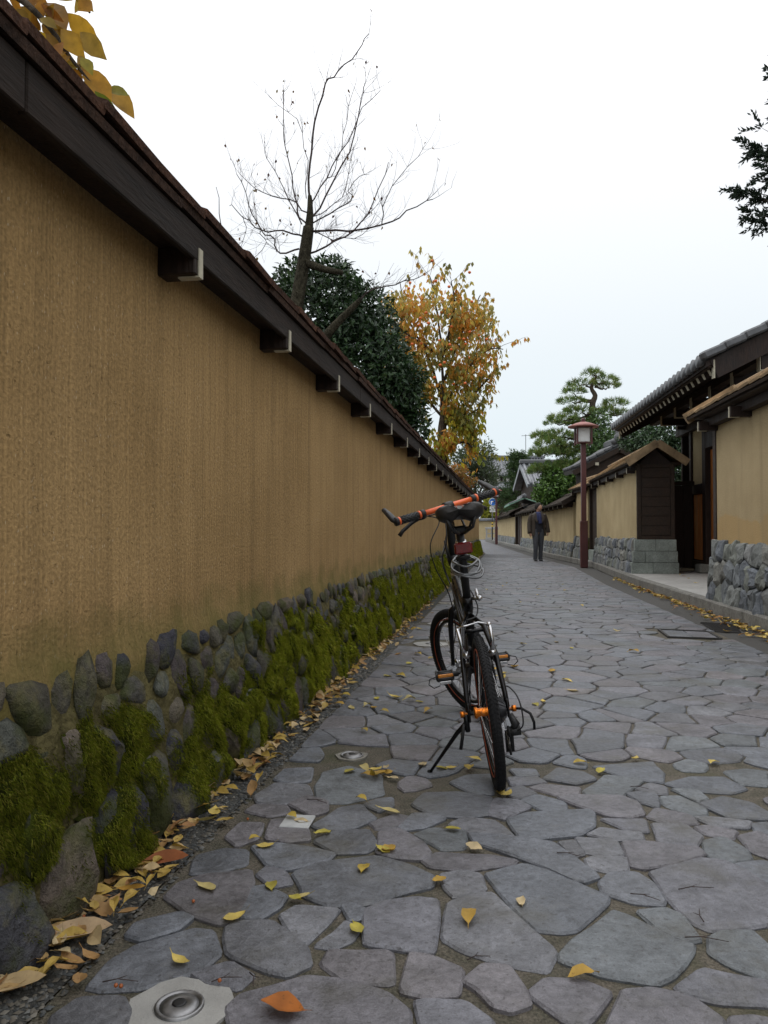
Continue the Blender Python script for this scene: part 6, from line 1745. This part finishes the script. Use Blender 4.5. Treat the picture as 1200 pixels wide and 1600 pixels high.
m.v = [(x, y - (.012 if z < 0 and y < 0 else 0), z) for x, y, z in m.v]; headpart('face', m, MT['skin'])
m = MB(); m.add([(-.012, -.095, .02), (.012, -.095, .02), (0, -.122, -.018), (-.016, -.098, -.026), (.016, -.098, -.026)], [(0, 2, 1), (0, 3, 2), (1, 2, 4), (3, 4, 2)]); headpart('nose', m, MT['skin'])
m = MB(); m.ball((-.03, -.088, .012), (.011, .008, .006), 8, 5); m.ball((.03, -.088, .012), (.011, .008, .006), 8, 5); headpart('eyes', m, MT['hair'])
m = MB(); m.ball((0, -.093, -.055), (.024, .008, .006), 8, 5); headpart('mouth', m, simple('lips', (.30, .12, .09), .5))
for sx in (-1, 1): m = MB(); m.ball((sx * .08, .01, -.005), (.012, .022, .032), 8, 6); headpart('ear', m, MT['skin'])
hm = MB(); vs = []
for i in range(9):
    for j in range(18):
        t_ = PI * .5 * i / 8; a = 2 * PI * j / 18
        f_ = max(0, -math.sin(a))                           # shorter at the forehead
        z = math.cos(t_ * (1.38 - .78 * f_)); r_ = math.sin(t_ * (1.38 - .78 * f_))
        k = 1 + .05 * noise.noise(Vector((a * 2, t_ * 3, 1)))
        vs.append((.096 * r_ * math.cos(a) * k, .008 + .112 * r_ * math.sin(a) * k, .014 + .126 * z * k))
hm.add(vs, [(i * 18 + j, (i + 1) * 18 + j, (i + 1) * 18 + (j + 1) % 18, i * 18 + (j + 1) % 18) for i in range(8) for j in range(18)]); headpart('hair', hm, MT['hair'])
def loft(rings, a0=0, a1=2 * PI, n=18, sup=.85):
    """rings: (cx, cy, z, rx, ry)"""
    m = MB(); vs = []; closed = abs(a1 - a0 - 2 * PI) < 1e-6; K = n if closed else n + 1
    for (cx, cy, z, rx, ry) in rings:
        for j in range(K):
            a = a0 + (a1 - a0) * j / n; c, s_ = math.cos(a), math.sin(a)
            k = 1 + .035 * noise.noise(Vector((a * 2.2, z * 7, 3)))
            vs.append((cx + rx * k * abs(c) ** sup * (1 if c > 0 else -1), cy + ry * k * abs(s_) ** sup * (1 if s_ > 0 else -1), z))
    fs = [(i * K + j, i * K + (j + 1) % K, (i + 1) * K + (j + 1) % K, (i + 1) * K + j) for i in range(len(rings) - 1) for j in range(n)]
    m.add(vs, fs); return m
loft([(0, 0, .84, .165, .122), (0, 0, .92, .16, .12), (0, 0, 1.05, .15, .115), (0, .0, 1.2, .165, .125), (0, .01, 1.32, .14, .10), (0, .01, 1.40, .07, .065)]).build('jumper', MT['shirt'], man, True)
for sx, kx, ky, ax_, ay in ((-1, -.088, -.07, -.092, -.03), (1, .088, .04, .075, .05)):
    loft([(ax_, ay, .055, .062, .080), (ax_, ay - .005, .12, .057, .074), ((kx + ax_) / 2, (ky + ay) / 2, .28, .060, .074), (kx, ky, .46, .068, .082), ((kx + sx * .085) / 2, ky * .5, .65, .084, .10), (sx * .082, 0, .80, .098, .115), (sx * .070, 0, .92, .088, .112)], n=14).build('trouser_leg', MT['trousers'], man, True)
    m = MB(); m.ball((ax_ , ay - .055, .035), (.046, .13, .036), 12, 8); m.v = [(x, y, max(z, .0)) for x, y, z in m.v]; m.box(ax_ - .042, ax_ + .042, ay - .17, ay + .065, 0.0, .018, None, None, .006); m.build('shoe', MT['shoe'], man, True)
ct = loft([(0, .02, .73, .245, .165), (0, .02, .85, .232, .16), (0, .015, 1.0, .205, .15), (0, .01, 1.15, .205, .15), (0, .01, 1.27, .215, .14), (0, .015, 1.345, .185, .115), (0, .02, 1.40, .10, .09)], -PI / 2 + .62, 1.5 * PI - .52, 26)
ct.build('coat', MT['coat'], man, True)
ct2 = loft([(0, .02, .75, .225, .145), (0, .02, 1.0, .19, .135), (0, .01, 1.27, .20, .128), (0, .02, 1.38, .095, .08)], -PI / 2 + .62, 1.5 * PI - .52, 20); ct2.build('coat_lining', MT['coat'], man, True)
for sx, e, w in ((-1, (-.245, .02, 1.06), (-.262, -.045, .80)), (1, (.258, .02, 1.08), (.292, -.02, .825))):
    m = MB(); limb(m, [(sx * .155, .012, 1.325), (sx * .205, .015, 1.24), e, w], .082, .058, 12, 4); m.build('sleeve', MT['coat'], man, True)
    m = MB(); m.add([(sx * .03, -.155, 1.30), (sx * .105, -.135, 1.36), (sx * .15, -.158, 1.22), (sx * .07, -.172, 1.10), (sx * .035, -.10, 1.41), (sx * .10, -.08, 1.42)], [(0, 3, 2, 1), (0, 1, 5, 4)] if sx > 0 else [(1, 2, 3, 0), (4, 5, 1, 0)]); m.build('lapel', MT['coat'], man, True)
m = MB(); m.torus(.070, .034, 18, 9, (0, 0, 0), 1.0); m.v = [(y + .006, z - .01, x * 1.1 + 1.385) for x, y, z in m.v]
limb(m, [(.0, -.10, 1.38), (.012, -.145, 1.28), (.018, -.158, 1.16), (.02, -.158, 1.08)], .055, .048, 8); limb(m, [(-.05, -.09, 1.39), (-.045, -.14, 1.28), (-.035, -.15, 1.16)], .045, .03, 8)
m.build('scarf', MT['scarf'], man, True)

# ------------------------------------------------------------------ fallen leaves
def leaf_mesh(L, W, curl, twist, tint, sd):
    r_ = random.Random(sd); m = MB()
    prof = [(-.18, .02), (0, .05), (.12, .42), (.3, .82), (.5, 1.0), (.7, .84), (.87, .42), (1.0, .02)]
    vs = []
    for (u, w) in prof:
        z = curl * L * (u - .5) ** 2 * 2.0; wob = r_.uniform(.88, 1.1)
        x0 = math.sin(u * 2) * twist * L
        vs += [(x0 + W / 2 * w * wob, L * (u - .5), z + W * .22 * w + r_.uniform(-.002, .002)), (x0, L * (u - .5), z), (x0 - W / 2 * w * wob, L * (u - .5), z + W * .18 * w + r_.uniform(-.002, .002))]
    zmin = min(q[2] for q in vs)
    vs = [(a, b, c - zmin) for a, b, c in vs]
    fs = []
    for i in range(len(prof) - 1):
        a = i * 3; fs += [(a + 1, a + 4, a + 3, a), (a + 2, a + 5, a + 4, a + 1)]
    m.add(vs, fs, tint); return m
TAN = [(.42, .28, .12), (.46, .34, .18), (.34, .20, .08), (.46, .32, .09), (.27, .14, .055), (.48, .38, .22), (.44, .30, .07)]
YEL = [(.46, .33, .06), (.50, .38, .10), (.40, .25, .05), (.50, .41, .17), (.38, .32, .06), (.48, .38, .22)]
def variants(pal, L, W, n, sd):
    r_ = random.Random(sd)
    return [leaf_mesh(L * r_.uniform(.75, 1.25), W * r_.uniform(.8, 1.2), r_.uniform(-.3, .45), r_.uniform(-.25, .25), tuple(c * (.85 + .3 * ((i * 37) % 10) / 10) for c in pal[i % len(pal)]), sd + i) for i in range(n)]
vt_mb = variants(TAN, .062, .034, 14, 5); vt = [m.mesh('fallen_leaf', MT['dry_leaf'], True, True) for m in vt_mb]
vy_mb = variants(YEL, .052, .032, 12, 60); vy = [m.mesh('fallen_leaf', MT['dry_leaf'], True, True) for m in vy_mb]
vk_mb = variants([(.40, .26, .07), (.46, .34, .12), (.34, .17, .05), (.5, .38, .1)], .075, .042, 8, 90); vk = [m.mesh('fallen_leaf', MT['dry_leaf'], True, True) for m in vk_mb]
def drop(me_, x, y, z, label, group, sc=1.0, tilt=.3, rz=None):
    o = put(me_, 'fallen_leaf'); o.location = (x, y, z); o.scale = (sc,) * 3
    o.rotation_euler = (rnd.gauss(0, tilt), rnd.gauss(0, tilt), rnd.random() * 6.283 if rz is None else rz)
    return tag(o, label, 'leaf', group)
YNAME = ['golden', 'yellow', 'ochre', 'straw yellow', 'olive yellow', 'pale straw']
TNAME = ['tan', 'pale tan', 'brown', 'golden tan', 'dark brown', 'straw coloured', 'amber']
SPOTS = [(-.384, 1.462, 'near the domed metal stud'), (-.27, 2.37, 'near the pale square plate'), (.40, 2.62, 'beside the bicycle rear wheel'), (.17, 2.84, 'beside the kickstand foot'),
         (.40, 3.75, 'beside the bicycle front wheel'), (-.127, 3.065, 'near the flush stud by the yellow heap'), (1.9, 6.4, 'near the inspection cover')]
def spot(x, y):
    b = min(SPOTS, key=lambda q: math.hypot(q[0] - x, q[1] - y))
    if math.hypot(b[0] - x, b[1] - y) < .55: return b[2]
    if x < left_x(y, .45): return 'on paving along the gravel strip'
    return 'on the open paving beyond the bicycle' if y > 4 else 'on the open paving before the bicycle'
def paving_leaf(x, y, sc, tilt):
    i = rnd.randrange(len(vy)); drop(vy[i], x, y, .0115, 'small %s leaf lying %s' % (YNAME[i % 6], spot(x, y)), 'loose leaves on the paving', sc, tilt)
for (x, y) in PAVELEAF:
    paving_leaf(x, y, rnd.uniform(.85, 1.2) * (1 if y < 4 else 1.3), .06)
for k in range(26):
    y = 4.5 + 9 * rnd.random() ** 1.5; x = rnd.uniform(left_x(y, .8), left_x(y, -.9) if rnd.random() < .7 else road_right(y))
    paving_leaf(x, y, rnd.uniform(.9, 1.4), .12)
def drift_density(y): return .30 + .85 * max(0, noise.noise(Vector((y * 1.1, 3, 0))) + .25)
n = 0
while n < 160:
    y = 1.25 + 6.5 * rnd.random() ** 1.3
    dens = drift_density(y) * (.45 if y < 1.9 else 1)
    if rnd.random() > dens: continue
    o_x = 1.015 - abs(rnd.gauss(0, .065)) * (1.0 if y > 2 else 1.5)
    i = rnd.randrange(len(vt))
    drop(vt[i], left_x(y, o_x), y, .008 + rnd.random() * .03, 'dry %s leaf in the drift along the mossy wall foot' % TNAME[i % 7], 'leaf drift at the wall foot', rnd.uniform(.62, 1.08), .35); n += 1
for (x, y) in ((268, 1262), (285, 1275), (300, 1270), (312, 1278), (330, 1280), (290, 1262), (320, 1292), (275, 1285)):
    p = ground_point(x, y); drop(rnd.choice(vy), p[0], p[1], .02, 'bright yellow leaf in the clump at the wall foot', 'yellow leaf clump by the wall', 1.25, .35)
for (x, y) in ((585, 1212), (595, 1218), (600, 1210), (580, 1222), (570, 1212)):
    p = ground_point(x, y); drop(rnd.choice(vy), p[0], p[1], .022, 'bright yellow leaf in the small heap near the kickstand', 'yellow leaf heap on the paving', 1.05, .3)
def big(name_label, x, y, L, W, tint, rz, curl=.12):
    m = leaf_mesh(L, W, curl, .08, tint, 7); o = m.build('fallen_leaf', MT['dry_leaf'], None, True, True)
    p = ground_point(x, y); o.location = (p[0], p[1], .018); o.rotation_euler = (R(4), R(5), rz); tag(o, name_label, 'leaf')
big('large reddish brown leaf lying on the gravel by the mossy wall', 258, 1355, .125, .085, (.26, .09, .035), R(-75))
big('largest pale tan leaf lying on dark gravel beside the wall foot', 123, 1468, .150, .085, (.46, .33, .20), R(-80))
big('pale tan leaf with pointed tip lying on gravel near the stud', 22, 1552, .120, .062, (.44, .32, .17), R(-70))
big('orange brown leaf on the paving beside the metal stud', 440, 1592, .085, .062, (.34, .11, .02), R(80))
big('curled pale leaf leaning on the lowest mossy stone', 55, 1465, .085, .05, (.48, .36, .24), R(-20), .5)
big('narrow ochre leaf on gravel below the reddish leaf', 205, 1399, .075, .03, (.38, .21, .04), R(-85))
# far litter, left and right, too many to count
def litter(name, n, fn, mbs, scale):
    m = MB()
    for _ in range(n):
        src = rnd.choice(mbs); x, y, z = fn(); a = rnd.random() * 6.283; ca, sa = math.cos(a), math.sin(a); k = scale * rnd.uniform(.7, 1.2); tl = rnd.gauss(0, .3)
        m.add([(x + (p[0] * ca - p[1] * sa) * k, y + (p[0] * sa + p[1] * ca) * k, z + p[2] * k + p[0] * k * tl) for p in src.v], src.f, src.t[0])
    o = m.build(name, MT['dry_leaf'], None, False, True)
    return o
def fl():
    while True:
        y = 1.5 + 26 * rnd.random() ** 1.6
        if rnd.random() < drift_density(y): break
    return left_x(y, 1.03 - abs(rnd.gauss(0, .06))), y, .006 + rnd.random() * .02
tag(litter('leaf_litter', 900, fl, vt_mb, .85), 'drift of dry leaves strewn along the gravel strip', 'leaf litter', kind='stuff')
for k in range(60):
    y = 5.6 + 4.5 * rnd.random()
    drop(rnd.choice(vk), kerb_x(y) - .02 - abs(rnd.gauss(0, .10)), y, .006 + rnd.random() * .03, 'dry yellow brown leaf in the gutter against the kerb', 'leaves in the gutter', rnd.uniform(.7, 1.1), .3)
def fk():
    y = 5.2 + 9 * rnd.random() ** 1.4
    return kerb_x(y) - .012 - abs(rnd.gauss(0, .09)) * (1.2 if y < 9 else .6), y, .002 + rnd.random() * .02
tag(litter('leaf_litter', 330, fk, vk_mb, .85), 'band of fallen leaves lining the gutter below the kerb', 'leaf litter', kind='stuff')
for k in range(5):
    y = rnd.uniform(11, 13); o = drop(rnd.choice(vk), kerb_x(y) + rnd.uniform(.5, 1.2), y, .14, 'brown leaf lying on the pale concrete before the gate', 'leaves before the gate', .9, .1)
# twigs and berries
for (x, y, a, L) in ((1060, 1398, .1, .09), (985, 1405, -.5, .07), (1070, 1474, -.2, .09), (870, 1340, -.4, .07), (480, 1255, -.5, .08), (160, 1545, .05, .07), (330, 1545, .3, .06), (1100, 1450, 1.4, .06), (985, 1235, -.4, .06), (390, 1530, -1.2, .05), (730, 1510, .3, .05)):
    p = ground_point(x, y); m = MB()
    m.tube([(0, 0, 0), (L * .4, .004, .003), (L, -.003, .001)], [.0014, .0012, .0008], 5)
    m.tube([(L * .4, .004, .003), (L * .62, .016, .002)], [.001, .0006], 4)
    o = m.build('twig', MT['twig'], None, True); o.location = (p[0], p[1], .0135); o.rotation_euler = (0, 0, a); tag(o, 'thin dark twig lying on the paving stones', 'twig', 'twigs on the paving')
bm_ = MB(); bm_.ball((0, 0, .004), .0042, 8, 6); bm_ = bm_.mesh('berry', simple('berry_skin', (.34, .09, .02), .4), True)
for (x, y) in ((181, 1553), (189, 1554), (387, 1288), (302, 1419), (343, 1545), (131, 1443)):
    p = ground_point(x, y); o = put(bm_, 'berry'); o.location = (p[0], p[1], .0125); tag(o, 'tiny orange berry dropped near the wall side of the road', 'berry', 'fallen berries')
